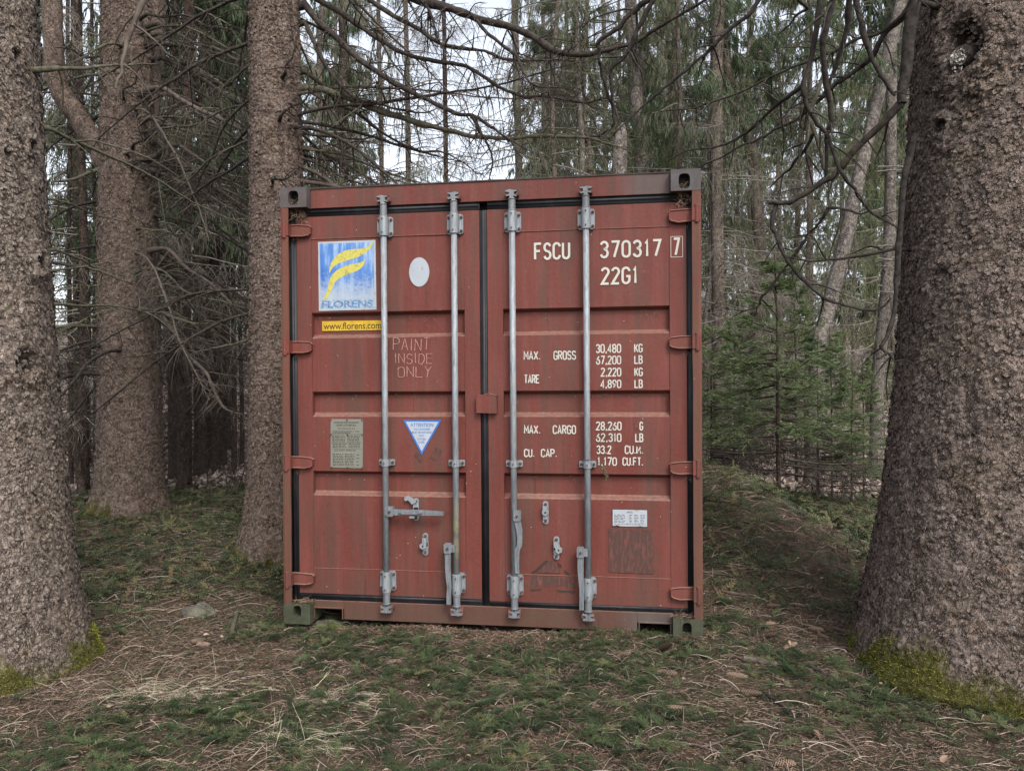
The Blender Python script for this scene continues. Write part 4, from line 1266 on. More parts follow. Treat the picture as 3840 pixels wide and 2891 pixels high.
RA = (1000, 0, 2.081); RB = (1900, 0, 2.081); RC = (2600, 0, 1.784); RD = (2600, 900, 1.665); RE = (0, 0, 1.85); RF = (0, 900, 1.665)

tA = big_tree('spruce_tree', 'thick pale-barked spruce trunk with moss at its foot, cut off by the left edge', (-2.65, -.76), 'bark_L',
              [(-.3, .66), (0, .585), (.3, .53), (.77, .495), (1.5, .455), (2.47, .42), (3.5, .395), (9, .33)], [(-1, 0, 0), (0, 0, 0), (9, -.1, 0)],
              .0068, .034, .008, 3, [('h', 72, 314, .035, .03, .02), ('h', 86, 567, .05, .02, .03), ('h', 55, 781, .075, .006, .022), ('h', 22, 330, .03, .012, .01), ('h', 40, 120, .04, .02, .02)], .09, .10, None, 7000)
tB = big_tree('spruce_tree', 'tall forked spruce with a flared foot standing between the two outermost left trunks', spot(280, 8.35), 'bark_M',
              [(-.3, .52), (0, .43), (.25, .355), (.6, .325), (1.5, .315), (3, .30), (4.2, .27), (9, .2)], [(-1, 0, 0), (0, 0, 0), (3, 0, 0), (9, .05, 0)],
              .0115, .040, .010, 5, [('h', 310, 110, .07, .03, .02), ('h', 275, 340, .05, .02, .02), ('h', 262, 865, .03, .01, .01)], .22, .03, -2.3, 2500, 6.2, 12.)
tC = big_tree('spruce_tree', 'straight spruce trunk close behind the upper left corner of the container', spot(600, 6.3), 'bark_M',
              [(-.3, .42), (0, .335), (.25, .275), (.6, .245), (1.5, .222), (3, .208), (4.2, .20), (9, .16)], [(-1, 0, 0), (0, 0, 0), (3, -.0, 0), (9, .0, 0)],
              .0095, .034, .008, 8, [('h', 556, 336, .03, .008, .012), ('h', 622, 262, .03, .012, .012), ('h', 612, 780, .035, .01, .012), ('h', 592, 20, .04, .02, .01)], .2, .06, None, 2600, 5.2, 12.)
tD = big_tree('spruce_tree', 'massive spruce trunk with a sawn stub and bright moss at its foot', (2.71, -.12), 'bark_R',
              [(-.3, .82), (0, .735), (.2, .68), (.44, .635), (.86, .57), (1.5, .505), (2.3, .455), (3.2, .415), (9, .34)], [(-1, 0, 0), (0, 0, 0), (9, .0, 0)],
              .0068, .036, .0085, 13, [('h', 2092, 100, .125, .085, .045), ('h', 2036, 276, .045, .02, .022), ('h', 2034, 608, .075, .0, .018), ('h', 2160, 830, .06, .0, .016), ('h', 2040, 980, .05, .0, .012)], .10, .10, -2.3, 7000)
BR = {tA.name: 'a', tB.name: 'b', tC.name: 'c', tD.name: 'd'}
# sawn stub on the right trunk
a = Acc(); r = np.random.default_rng(4)
RD_ = [(-.3, .92), (0, .78), (.2, .70), (.44, .645), (.86, .57), (1.5, .505), (2.3, .455), (3.2, .415), (9, .34)]
h_ = hit((2.71, -.12), RD_, 2082, 122); base = h_[2] - np.array(tD.location) ; out = norm(np.array([[math.cos(h_[0]), math.sin(h_[0]), -.05]]))[0]
rod(a, [base - out * .10, base - out * .02, base + out * .020, base + out * .028], [.062, .056, .048, .036], 14, 2)
P = base + out * .028 + r.normal(0, .018, (320, 3)) * [1, .6, 1] + [-.010, 0, -.018]; blades(a, P, out * .15 + r.normal(0, .5, (320, 3)) * [1, 1, 1.3], r.uniform(.010, .026, 320), .013, 1, None, r)
link('branch_stub', a.mesh('branch_stub', [M['branch'], m_flat('pale_broken_wood', (.30, .275, .25), .9, var=.5, scale=60), M['branch_dark']], True), tD)
a = Acc(); h_ = hit((2.71, -.12), RD_, 2036, 276); base = h_[2] - np.array(tD.location); out = np.array([math.cos(h_[0]), math.sin(h_[0]), 0])
rod(a, [base - out * .07, base - out * .004, base + out * .006], [.030, .024, .012], 10, 0); link('branch_stub', a.mesh('branch_stub', [M['branch_dark']], True), tD)

# fork of the second trunk
a = Acc(); lt = np.array(tB.location)
fk = crspline([at(u, v, d) for u, v, d in ((262, 402, 8.30), (222, 335, 8.27), (195, 296, 8.22), (168, 252, 8.15), (140, 215, 8.1), (121, 165, 8.05), (115, 80, 8.0), (112, -60, 8.0), (110, -260, 8.0))], 6) - lt
tubes(a, fk[None], (np.linspace(.125, .085, len(fk)) * (1 + .04 * rng.normal(0, 1, len(fk))))[None], 22)
me = a.mesh('trunk_fork', [M['bark_M']], True); link('trunk_fork', me, tB)
a = Acc(); fk = crspline([at(u, v, d) for u, v, d in ((300, 420, 8.42), (318, 250, 8.45), (330, 130, 8.45), (334, 0, 8.45), (336, -200, 8.45))], 6) - lt
tubes(a, fk[None], (np.linspace(.13, .11, len(fk)))[None], 22); link('trunk_fork', a.mesh('trunk_fork', [M['bark_M']], True), tB)

# ---- traced dead branches -------------------------------------------------
TR = [
    # third trunk, reaching right over the container
    (tC, RA, [(300, 40), (400, 170), (560, 310), (700, 450), (850, 550), (1000, 650), (1200, 750), (1350, 830), (1500, 890), (1600, 900), (1700, 950), (1850, 1060), (2080, 1190)], 6.3, 5.2, .030, .006, 'branch', 1),
    (tC, RA, [(300, -60), (400, 0), (560, 90), (700, 190), (850, 290), (1000, 380), (1150, 445), (1300, 475), (1530, 510), (1680, 590), (1850, 700), (2000, 750), (2200, 760), (2460, 800), (2640, 770), (2780, 740)], 6.3, 5.0, .028, .004, 'branch', 2),
    (tC, RA, [(290, 690), (420, 700), (500, 720), (700, 790), (900, 870), (1100, 935), (1300, 990), (1500, 1040), (1650, 1070), (1900, 1080), (2080, 1065), (2280, 1070), (2500, 1080), (2680, 1130), (2830, 1170)], 6.25, 5.3, .034, .005, 'branch_lichen', 3),
    (tC, RA, [(300, 180), (400, 400), (480, 540), (600, 690), (700, 770), (850, 800), (1000, 850), (1200, 880), (1330, 850)], 6.3, 5.8, .020, .004, 'branch', 4),
    (tC, RA, [(300, 560), (420, 650), (560, 800), (720, 890), (850, 1000), (1000, 1090), (1200, 1180), (1330, 1180), (1500, 1250), (1650, 1370)], 6.35, 6.3, .020, .004, 'branch', 5),
    (tC, RA, [(210, 1412), (320, 1392), (400, 1405), (520, 1440), (640, 1490)], 6.4, 6.2, .018, .006, 'branch_pale', 6),
    (tC, RA, [(110, 905), (150, 860), (200, 830), (280, 800), (330, 720), (320, 560), (310, 470)], 6.02, 5.9, .010, .003, 'branch_dark', 7),
    (tC, RA, [(150, 560), (150, 520), (200, 450), (215, 380), (195, 250), (175, 90)], 6.02, 5.9, .008, .003, 'branch_dark', 8),
    (tC, RA, [(40, 1400), (150, 1400), (200, 1360), (255, 1325)], 6.0, 5.8, .007, .003, 'branch_dark', 9),
    (tC, RA, [(290, 1040), (400, 1060), (600, 1080), (760, 1080), (860, 1040)], 6.4, 6.2, .012, .004, 'branch', 10),
    (tC, RA, [(290, 1240), (420, 1290), (560, 1370), (700, 1430), (900, 1470)], 6.5, 6.8, .012, .004, 'branch_pale', 11),
    (tC, RA, [(280, 1200), (430, 1250), (600, 1240), (760, 1270), (860, 1340)], 6.5, 7.0, .010, .003, 'branch', 12),
    (tC, RA, [(300, 700), (440, 790), (560, 940), (680, 1080), (720, 1200)], 6.5, 6.8, .012, .004, 'branch_pale', 13),
    (tC, RA, [(800, 0), (950, 100), (1050, 160), (1200, 240), (1350, 340), (1500, 375), (1700, 400), (1850, 465), (2080, 475), (2300, 470), (2420, 480)], 5.8, 5.0, .022, .004, 'branch', 14),
    (tC, RA, [(300, -330), (800, -160), (1190, 0), (1350, 50), (1500, 90), (1650, 150), (1850, 200), (2080, 290), (2250, 400), (2450, 425), (2600, 415), (2760, 370), (2900, 320), (3150, 160), (3350, 40), (3500, -30)], 6.1, 4.4, .040, .006, 'branch', 15),
    (tC, RA, [(1180, -20), (1250, 50), (1290, 150), (1330, 290), (1370, 390), (1400, 480)], 5.6, 5.4, .012, .004, 'branch_dark', 16),
    (tC, RA, [(1640, 160), (1720, 260), (1850, 360), (1950, 440), (2000, 560), (2080, 670), (2230, 690), (2400, 700)], 4.9, 4.6, .012, .004, 'branch_dark', 17),
    (tC, RA, [(1600, 910), (1660, 1020), (1720, 1120), (1760, 1240), (1740, 1400)], 5.4, 5.5, .012, .005, 'branch_dark', 18),
    # right tree
    (tD, RC, [(1520, -500), (1500, -150), (1462, 120), (1425, 400), (1395, 690)], 3.50, 3.58, .030, .026, 'branch_dark', 21),
    (tD, RC, [(1400, 670), (1360, 725), (1240, 850), (1100, 990), (1000, 1110), (940, 1170), (850, 1230), (750, 1290), (640, 1350), (500, 1365)], 3.58, 3.9, .024, .010, 'branch', 22),
    (tD, RC, [(555, 1365), (535, 1450), (530, 1520), (560, 1595), (600, 1690), (650, 1775), (760, 1890), (870, 1990), (1000, 2040), (1150, 2075), (1250, 2060), (1320, 2000)], 3.9, 3.75, .013, .006, 'branch_dark', 23),
    (tD, RC, [(1480, 900), (1440, 1080), (1400, 1250), (1380, 1600), (1370, 1750), (1355, 1950), (1330, 2130), (1270, 2290), (1255, 2320), (1290, 2360), (1240, 2400)], 3.55, 3.65, .020, .006, 'branch_dark', 24),
    (tD, RC, [(1290, 2360), (1330, 2390), (1370, 2440)], 3.65, 3.62, .006, .003, 'branch_dark', 25),
    (tD, RC, [(1080, -200), (1090, 0), (1130, 200), (1180, 360), (1240, 480), (1300, 580), (1350, 640)], 3.5, 3.5, .016, .009, 'branch_dark', 26),
    (tD, RC, [(870, -200), (850, 0), (820, 200), (780, 400), (740, 570), (760, 700), (830, 830), (900, 900), (980, 1130), (1080, 1280), (1180, 1410), (1340, 1510)], 3.4, 3.6, .015, .006, 'branch_dark', 27),
    (tD, RC, [(960, -200), (930, 0), (870, 280), (885, 500), (920, 780), (900, 880), (890, 1000), (890, 1170)], 3.3, 3.6, .015, .009, 'branch_dark', 28),
    (tD, RC, [(1500, -30), (1400, 110), (1280, 230), (1190, 390), (1050, 500), (930, 580), (830, 680), (770, 730), (680, 800), (560, 850), (440, 930), (340, 970), (200, 1050), (60, 1110), (-60, 1160)], 3.6, 4.4, .019, .004, 'branch_dark', 29),
    (tD, RC, [(740, 570), (650, 640), (560, 700), (450, 810), (340, 900), (220, 960), (100, 990), (-60, 1020), (-260, 1120)], 3.6, 4.4, .013, .003, 'branch_dark', 30),
    (tD, RC, [(480, -60), (380, 90), (280, 170), (180, 260), (100, 340), (0, 430), (-120, 530), (-250, 640), (-420, 790), (-560, 920)], 3.5, 3.9, .013, .004, 'branch_dark', 31),
    (tD, RC, [(1040, -100), (1040, 60), (1010, 260), (950, 460), (910, 560)], 3.4, 3.6, .015, .008, 'branch_dark', 32),
    (tD, RC, [(1500, 10), (1280, 200), (1100, 260), (1000, 320), (900, 360), (750, 420), (560, 500), (300, 620), (100, 690), (0, 725), (-250, 750), (-420, 750)], 3.6, 4.5, .012, .003, 'branch', 33),
    (tD, RC, [(700, 0), (760, 60), (700, 100), (640, 170), (560, 230)], 3.9, 4.1, .008, .003, 'branch', 34),
    (tD, RB, [(1250, -120), (1110, 0), (1020, 70), (930, 150), (880, 220), (720, 320), (712, 400), (740, 580), (790, 750), (835, 830)], 3.6, 3.9, .016, .006, 'branch_dark', 35),
    (tD, RB, [(1190, -80), (1125, 40), (1050, 180), (990, 320), (920, 440), (820, 540), (822, 700), (838, 860), (830, 970), (800, 1010), (720, 1050), (650, 1080)], 3.6, 3.9, .014, .005, 'branch_dark', 36),
    (tD, RC, [(870, 500), (800, 700), (780, 800), (830, 950), (870, 1080), (900, 1200), (905, 1330), (900, 1390)], 3.8, 3.9, .011, .005, 'branch_lichen', 37),
    (tD, RC, [(905, 1390), (870, 1450), (800, 1540), (740, 1610)], 3.9, 4.0, .009, .004, 'branch_dark', 38),
    (tD, RC, [(905, 1390), (1020, 1400), (1100, 1430), (1190, 1415), (1280, 1460), (1350, 1515)], 3.9, 3.7, .006, .003, 'branch', 39),
    (tD, RC, [(800, 900), (760, 980), (680, 1080), (600, 1170), (500, 1260)], 3.8, 4.1, .009, .003, 'branch_dark', 40),
    (tD, RD, [(1260, 55), (1100, 90), (900, 120), (750, 130), (650, 120), (590, 105)], 3.8, 4.0, .007, .003, 'branch_dark', 41),
    (tD, RD, [(700, 0), (620, 110), (560, 190), (470, 310), (420, 370), (410, 410), (330, 440), (240, 480)], 4.0, 4.3, .009, .003, 'branch_dark', 42),
    # second trunk
    (tB, RE, [(1010, 630), (1120, 610), (1250, 690), (1400, 770), (1500, 810), (1650, 890), (1760, 930)], 8.1, 7.3, .034, .012, 'branch_pale', 51),
    (tB, RE, [(1060, 680), (1180, 660), (1300, 740), (1500, 870), (1600, 940), (1750, 985)], 8.2, 7.6, .028, .010, 'branch_pale', 52),
    (tB, RE, [(1080, 1090), (1150, 1030), (1230, 1005), (1330, 1070), (1450, 1150), (1600, 1220), (1760, 1235)], 8.2, 7.2, .028, .010, 'branch_pale', 53),
    (tB, RE, [(1060, 1180), (1130, 1210), (1250, 1260), (1400, 1330), (1550, 1420), (1760, 1540)], 8.2, 7.4, .024, .008, 'branch_pale', 54),
    (tB, RE, [(1100, 980), (1180, 1080), (1350, 1200), (1500, 1300), (1650, 1410), (1760, 1490)], 8.3, 7.8, .028, .012, 'branch_pale', 55),
    (tB, RE, [(1120, 400), (1200, 440), (1350, 520), (1500, 620), (1620, 700), (1760, 780)], 8.3, 7.6, .024, .010, 'branch', 56),
    (tB, RE, [(1100, 160), (1200, 220), (1350, 300), (1500, 340), (1650, 420), (1770, 400)], 8.2, 7.4, .024, .010, 'branch_pale', 57),
    (tB, RE, [(1110, 230), (1250, 310), (1400, 350), (1550, 430), (1770, 500)], 8.2, 7.4, .018, .008, 'branch_lichen', 58),
    (tB, RE, [(1020, 100), (1150, 120), (1290, 110), (1440, 180), (1600, 210), (1770, 290)], 8.1, 7.2, .014, .006, 'branch', 59),
    (tB, RE, [(1040, 815), (1130, 860), (1270, 880), (1380, 860), (1450, 820), (1600, 750), (1760, 715)], 8.05, 7.0, .016, .008, 'branch_lichen', 60),
    (tB, RE, [(930, 1000), (1000, 970), (1060, 930), (1120, 870), (1200, 740)], 8.0, 7.6, .016, .005, 'branch_dark', 61),
    (tB, RE, [(930, 1140), (1000, 1120), (1080, 1115), (1170, 1150), (1300, 1165), (1500, 1180), (1700, 1140)], 8.0, 7.4, .013, .005, 'branch_dark', 62),
    (tB, RE, [(855, 670), (860, 620), (940, 580), (950, 500), (1000, 450)], 8.0, 7.8, .012, .004, 'branch_dark', 63),
    (tB, RF, [(860, 200), (900, 185), (1000, 190), (1070, 240), (1150, 320), (1260, 360), (1400, 390), (1570, 440)], 8.0, 7.3, .018, .006, 'branch_lichen', 64),
    (tB, RF, [(1000, 470), (1060, 540), (1110, 610), (1170, 720), (1280, 820), (1330, 920), (1370, 1010), (1440, 1070), (1540, 1095)], 8.3, 7.5, .026, .010, 'branch_pale', 65),
    (tB, RF, [(900, 430), (970, 445), (1100, 490), (1200, 520), (1300, 520), (1330, 500)], 8.0, 7.4, .020, .007, 'branch_lichen', 66),
    (tB, RF, [(960, 60), (1050, 60), (1150, 160), (1250, 230), (1350, 300), (1450, 400), (1550, 480)], 8.2, 7.6, .026, .010, 'branch_pale', 67),
    (tB, RF, [(970, 600), (1100, 660), (1230, 770), (1250, 880), (1200, 1040), (1100, 1110)], 8.4, 8.6, .014, .005, 'branch_dark', 68),
    (tB, RF, [(640, 280), (560, 290), (480, 280), (380, 300), (300, 260)], 8.1, 7.6, .012, .004, 'branch_lichen', 69),
    (tB, RF, [(650, 450), (560, 480), (470, 530), (370, 575)], 8.1, 7.6, .016, .006, 'branch_lichen', 70),
    (tB, RF, [(640, 660), (560, 670), (480, 680), (380, 705)], 8.1, 7.6, .014, .006, 'branch_dark', 71),
    (tB, RE, [(740, 920), (690, 950), (640, 975), (560, 1040)], 8.2, 8.4, .04, .02, 'branch_dark', 72),
    (tB, RE, [(700, 1170), (600, 1210), (480, 1250), (360, 1265)], 8.2, 7.8, .024, .010, 'branch_lichen', 73),
    (tB, RE, [(740, 380), (600, 400), (500, 350), (380, 330)], 8.2, 7.8, .018, .006, 'branch_dark', 74),
    # left trunk
    (tA, RE, [(355, 480), (450, 480), (600, 470), (700, 462), (800, 455), (950, 445), (1080, 455)], 3.95, 4.6, .012, .004, 'branch_lichen', 81),
    (tA, RE, [(340, 890), (500, 970), (700, 1060), (950, 1170), (1100, 1260), (1250, 1350), (1400, 1430), (1600, 1520), (1760, 1570)], 4.1, 5.6, .010, .003, 'branch_lichen', 82),
    (tA, RF, [(350, 400), (480, 410), (600, 410), (740, 410), (900, 455), (1050, 455), (1200, 500)], 4.1, 5.6, .008, .003, 'branch_lichen', 83),
    (tA, RF, [(350, 190), (480, 170), (620, 145), (700, 140)], 4.1, 4.8, .006, .003, 'branch_lichen', 84),
    (tA, RF, [(350, 60), (500, 120), (650, 210), (800, 270), (850, 320)], 4.1, 4.9, .006, .002, 'branch_lichen', 85),
    (tA, RE, [(350, 1380), (500, 1420), (650, 1490), (820, 1530), (1000, 1580)], 4.1, 5.2, .006, .002, 'branch_lichen', 86),
    (tA, RE, [(1010, -60), (1000, 10), (940, 130), (890, 250), (865, 400), (840, 520), (795, 612)], 2.3, 2.2, .006, .004, 'branch_pale', 87),
]
for root, reg, pts, d0, d1, r0, r1, mat, sd_ in TR:
    r0 = r0 * (.78 if root is tC or root is tA else .66) if r0 > .010 else r0 * .9; r1 = r1 * .8
    P = px(reg, pts, d0, d1)
    Lb = sum(np.linalg.norm(np.array(P[i + 1]) - P[i]) for i in range(len(P) - 1))
    if sd_ in (21, 24, 25, 26, 28, 87): n1, n2 = 3, 4
    elif root is tD: n1, n2 = int(7 * Lb) + 2, int(14 * Lb)
    elif root is tC: n1, n2 = int(19 * Lb) + 3, int(62 * Lb)
    elif root is tB: n1, n2 = int(17 * Lb) + 3, int(55 * Lb)
    else: n1, n2 = int(6 * Lb) + 1, int(8 * Lb)
    branch(root, P, r0, r1, mat, sd_, n1, .32 + .25 * (Lb > 1.5), n2, .35, rt=.0042 if root is not tB else .0052)


# procedural dead branches filling the space round the second and third trunk
def dead_whorls(root, n, z0, z1, R, az, L, seed, mats, tw=1.):
    r = np.random.default_rng(seed); lx, ly = root.location.x, root.location.y
    for k in range(n):
        z = r.uniform(z0, z1); a_ = r.normal(az[0], az[1]); ln = r.uniform(*L)
        D = np.array([[math.cos(a_), math.sin(a_), r.uniform(-.15, .25)]])
        P0 = np.array([[lx + D[0, 0] * R * .9, ly + D[0, 1] * R * .9, z]])
        P = grow(P0, D, ln, 7, r.uniform(.25, .75), .06, .25, r)[0]
        branch(root, list(P), r.uniform(.008, .017), .003, mats[int(r.integers(len(mats)))], seed * 100 + k, int(9 * ln * tw) + 3, .55, int(30 * ln * tw), .4, rt=.0045)


dead_whorls(tB, 38, 1.7, 6., .3, (.25, .8), (1.6, 3.4), 201, ['branch_lichen', 'branch_pale', 'branch', 'branch'], 1.2)
dead_whorls(tB, 26, 1.0, 5.5, .3, (2.9, .8), (1.2, 2.8), 202, ['branch_lichen', 'branch', 'branch_dark'], 1.)
dead_whorls(tC, 22, 2.2, 5.2, .2, (.9, .7), (1.2, 3.0), 203, ['branch_lichen', 'branch_pale', 'branch'], 1.1)
dead_whorls(tC, 16, 1.6, 5., .2, (2.5, .6), (.8, 2.2), 204, ['branch_lichen', 'branch', 'branch_dark'], 1.)

# ================================================================ BACKGROUND TREES
def trunk_acc(path, r0, r1, sides=12, seed=1):
    P = crspline(path, 6); n = len(P); t = np.linspace(0, 1, n)
    R = r0 + (r1 - r0) * t; R = R * (1 + .03 * np.random.default_rng(seed).normal(0, 1, n)); R[0] *= 1.35; R[1] *= 1.1
    a = Acc(); tubes(a, P[None], R[None], sides); return a


def crown_mesh(seed, H, z0, zlive, rad, needle, nbr, ntw=14, nbl=9, bw=.02, bl=.16, deadmat='branch', drip=.9, shape='mature'):
    """whorled spruce branches; bare below zlive, hung with drooping needle sprays above"""
    r = np.random.default_rng(seed); a = Acc()
    z = np.sort(r.uniform(z0, H * .97, nbr)); az = r.uniform(0, 2 * PI, nbr)
    u = (z - z0) / (H - z0)
    if shape == 'mature': L = rad * np.clip(np.minimum(.55 + u * 1.6, 1.0 - .78 * np.maximum(u - .35, 0) / .65), .12, 1) * r.uniform(.7, 1.15, nbr)
    else: L = rad * (1.02 - u) ** .8 * r.uniform(.7, 1.15, nbr)
    L = np.maximum(L, .08)
    D = np.column_stack([np.cos(az), np.sin(az), np.where(u > .6, .35, .05) + r.normal(0, .08, nbr)])
    P0 = np.column_stack([np.cos(az) * .05, np.sin(az) * .05, z])
    B = grow(P0, D, L, 8, .28 if shape == 'mature' else .10, .05, .45, r)
    tubes(a, B, (.006 + .008 * L[:, None] / max(rad, .5)) * np.linspace(1, .25, 9)[None], 4, 0)
    n1 = nbr * ntw; pi, p, d, t = pick(B, n1, .15, 1., r)
    side = norm(np.cross(d, np.array([[0, 0, 1.]]))) * r.choice([-1, 1], n1)[:, None]
    D1 = norm(side * .8 + d * .5 + r.normal(0, .15, (n1, 3)))
    ln = L[pi] * (.42 - .22 * t) * r.uniform(.5, 1.1, n1) + .05
    T1 = grow(p, D1, ln, 4, drip, .12, 0., r)
    tubes(a, T1, (.0035 * np.linspace(1, .4, 5))[None], 3, 0)
    live = (z[pi] > zlive + r.normal(0, .4 * (shape == 'mature'), n1))
    # bare sub twigs on dead part
    if (~live).sum():
        m_ = (~live).sum() * 3; _, p, d, t = pick(T1[~live], m_, .1, 1., r)
        T2 = grow(p, norm(d * .5 + perp(d, r)), r.uniform(.08, .3, m_), 3, .4, .15, 0., r); tubes(a, T2, .0018, 3, 0)
    if live.sum():
        Tl = T1[live]; m_ = int(live.sum() * nbl)
        pi2, p, d, t = pick(Tl, m_, .0, 1., r)
        shade = np.clip(.5 + r.normal(0, .22, m_) + .25 * (hash2(pi2, pi2 * 0 + 3, seed) - .5), 0, 1)
        if shape == 'mature':
            Dn = norm(d * .7 + perp(d, r) * .45 + np.array([[0, 0, -1.]]) * drip)
        else:
            Dn = norm(d * .9 + perp(d, r) * [1, 1, .5] * .75)
        blades(a, p, Dn, r.uniform(.5, 1.2, m_) * bl, r.uniform(.6, 1.3, m_) * bw, 1, shade, r, bend=.05)
        # needles on the branch itself
        m2 = int(m_ * .15); pi2, p, d, t = pick(B[z > zlive], m2, .3, 1., r) if (z > zlive).sum() else (None, np.zeros((0, 3)), np.zeros((0, 3)), None)
        if len(p): blades(a, p, norm(d + perp(d, r) * .8), r.uniform(.5, 1.1, len(p)) * bl * .8, bw, 1, None, r)
    return a.mesh('crown', [M[deadmat], M[needle]])


CR_ = {}
CR_['far1'] = crown_mesh(301, 15, 2.2, 4.0, 2.2, 'needle', 110, 15, 15, .024, .26)
CR_['far2'] = crown_mesh(302, 14, 1.2, 2.6, 2.0, 'needle_grey', 95, 15, 13, .022, .26, 'twig_far')
CR_['far3'] = crown_mesh(303, 16, 1.0, 6.0, 2.2, 'needle', 115, 15, 13, .024, .26)
CR_['far4'] = crown_mesh(304, 13, .8, 1.8, 1.9, 'needle_yel', 90, 14, 14, .022, .24, 'twig_far')
CR_['mid1'] = crown_mesh(305, 11, 1.5, 3.4, 2.1, 'needle', 95, 16, 20, .014, .17)
CR_['mid2'] = crown_mesh(306, 10, 1.2, 2.4, 2.0, 'needle_grey', 85, 16, 18, .014, .17, 'twig_far')
CR_['mid3'] = crown_mesh(307, 12, 1.5, 6.5, 1.7, 'needle', 70, 16, 14, .014, .17, 'twig_far')
CR_['airy'] = crown_mesh(320, 9.5, 1.0, 3.2, 1.8, 'needle_grey', 85, 20, 5, .012, .14, 'twig_far', 1.3)
CR_['airyg'] = crown_mesh(321, 10, .5, .9, 1.8, 'needle_yel', 80, 18, 13, .012, .13, 'twig_far', 1.)
CR_['bare'] = crown_mesh(308, 12, 1.0, 99, 1.5, 'needle', 100, 14, 1, .02, .2, 'twig_far')
CR_['twiggy'] = crown_mesh(309, 9, 0.6, 99, 1.1, 'needle', 90, 12, 1, .02, .2, 'branch_lichen')
for k_ in range(3): CR_['young%d' % k_] = crown_mesh(310 + k_, 2.6 + .4 * k_, .25 + .15 * k_, .65 + .2 * k_, .85, 'needle_lit' if k_ != 1 else 'needle', 56, 15, 16, .0070, .062, 'branch', .12, 'young')
TRK = {}
for k_, (h, r0, r1, lean) in {'s': (18, .13, .05, .1), 't': (18, .09, .04, .25), 'u': (16, .06, .025, .3), 'y': (2.9, .018, .004, .02)}.items():
    r = np.random.default_rng(ord(k_)); n = 9 if h > 5 else 6
    pts = [(lean * (i / n) * r.uniform(.3, 1.3), lean * r.normal(0, .3) * i / n, -.3 + (h + .3) * i / n) for i in range(n + 1)]
    for mt in ('bark_far', 'bark_dark', 'bark_pale'):
        TRK[k_ + mt] = trunk_acc(pts, r0, r1, 12, 5).mesh('trunk', [M[mt]], True)


def tree(name, u, d, trk, crown, label, group=None, sc=1., csc=None, cat='tree', rz=None, zoff=0., xy=None):
    x, y = spot(u, d) if xy is None else xy
    o = empty(name, (x, y, float(gz(x, y)) + zoff), rng.uniform(0, 6.28) if rz is None else rz); setprops(o, label, cat, group)
    t = link('trunk', TRK[trk] if isinstance(trk, str) else trk, o); t.scale = (sc, sc, 1)
    if crown:
        c = link('crown', CR_[crown], o)
        if csc: c.scale = csc
    return o


def custom(name, pts, r0, r1, mat, label, crown=None, group=None, cz=(1, 1, 1), lb=None):
    """tree whose trunk follows (u, v, depth) points of the photo down to the ground"""
    x, y = spot(pts[0][0], pts[0][2]); g = float(gz(x, y)); o = empty(name, (x, y, g)); setprops(o, label, 'tree', group)
    P = [np.array([x, y, g - .2])] + [at(*p) for p in pts[1:]]
    P = [p - np.array([x, y, g]) for p in P]
    top = P[-1] + (P[-1] - P[-2]) / np.linalg.norm(P[-1] - P[-2]) * 6; P.append(top)
    a = trunk_acc(P, r0, r1, 14, int(pts[0][0])); link('trunk', a.mesh('trunk', [M[mat]], True), o)
    if crown:
        c = link('crown', CR_[crown], o); c.scale = cz
    return o


# trunks right of the container
custom('spruce_tree', [(1556, 985, 13.9), (1552, 700, 13.9), (1549, 500, 13.9), (1547, 250, 13.9), (1552, 0, 13.9)], .125, .10, 'bark_far', 'straight scaly trunk just right of the upper right container corner', 'mid3')
custom('spruce_tree', [(1636, 960, 15.5), (1637, 700, 15.5), (1640, 520, 15.5), (1625, 340, 15.5), (1598, 225, 15.5), (1572, 145, 15.6), (1560, 0, 15.6)], .15, .08, 'bark_far', 'dark trunk bending left halfway up, second behind the right corner of the container', 'mid3')
custom('spruce_tree', [(1752, 930, 12.), (1767, 760, 12.), (1785, 684, 12.1), (1826, 518, 12.1), (1855, 386, 12.2), (1885, 260, 12.3)], .13, .09, 'bark_pale', 'pale trunk leaning to the right behind the young green spruces', None)
custom('spruce_tree', [(1890, 940, 13.), (1896, 820, 13.), (1908, 700, 13.), (1921, 518, 13.), (1924, 300, 13.), (1926, 100, 13.)], .115, .08, 'bark_pale', 'grey trunk seen close beside the massive right trunk', 'mid3')
custom('dead_tree', [(1690, 960, 17.), (1716, 640, 17.), (1730, 300, 17.), (1745, 60, 17.)], .07, .04, 'bark_far', 'thin bare stem between the bending trunk and the leaning pale one', 'bare')
custom('birch_tree', [(1520, 960, 15.), (1524, 700, 15.), (1535, 590, 15.), (1555, 480, 15.), (1580, 330, 15.)], .045, .03, 'bark_pale', 'slim pale stem leaning out from behind the container edge', None)
for u, d, sx, lab in ((830, 14.5, 1., 'airy grey-green spruce hung with fine twigs left of the bright sky gap'), (1190, 13.5, 1.1, 'airy spruce with hanging twigs above the middle of the roof'), (1475, 14.5, 1.1, 'airy spruce above the right corner of the roof'), (1440, 19., 1.2, 'farther thinly needled spruce above the right corner of the roof'), (690, 12.5, 1., 'airy spruce filling the gap right of the third trunk'), (1680, 19., .9, 'airy spruce far behind the young green spruces')):
    tree('spruce_tree', u, d, 'ubark_far', 'airy', lab, 'airy spruces with sparse needles', 1., (sx, sx, 1.15))
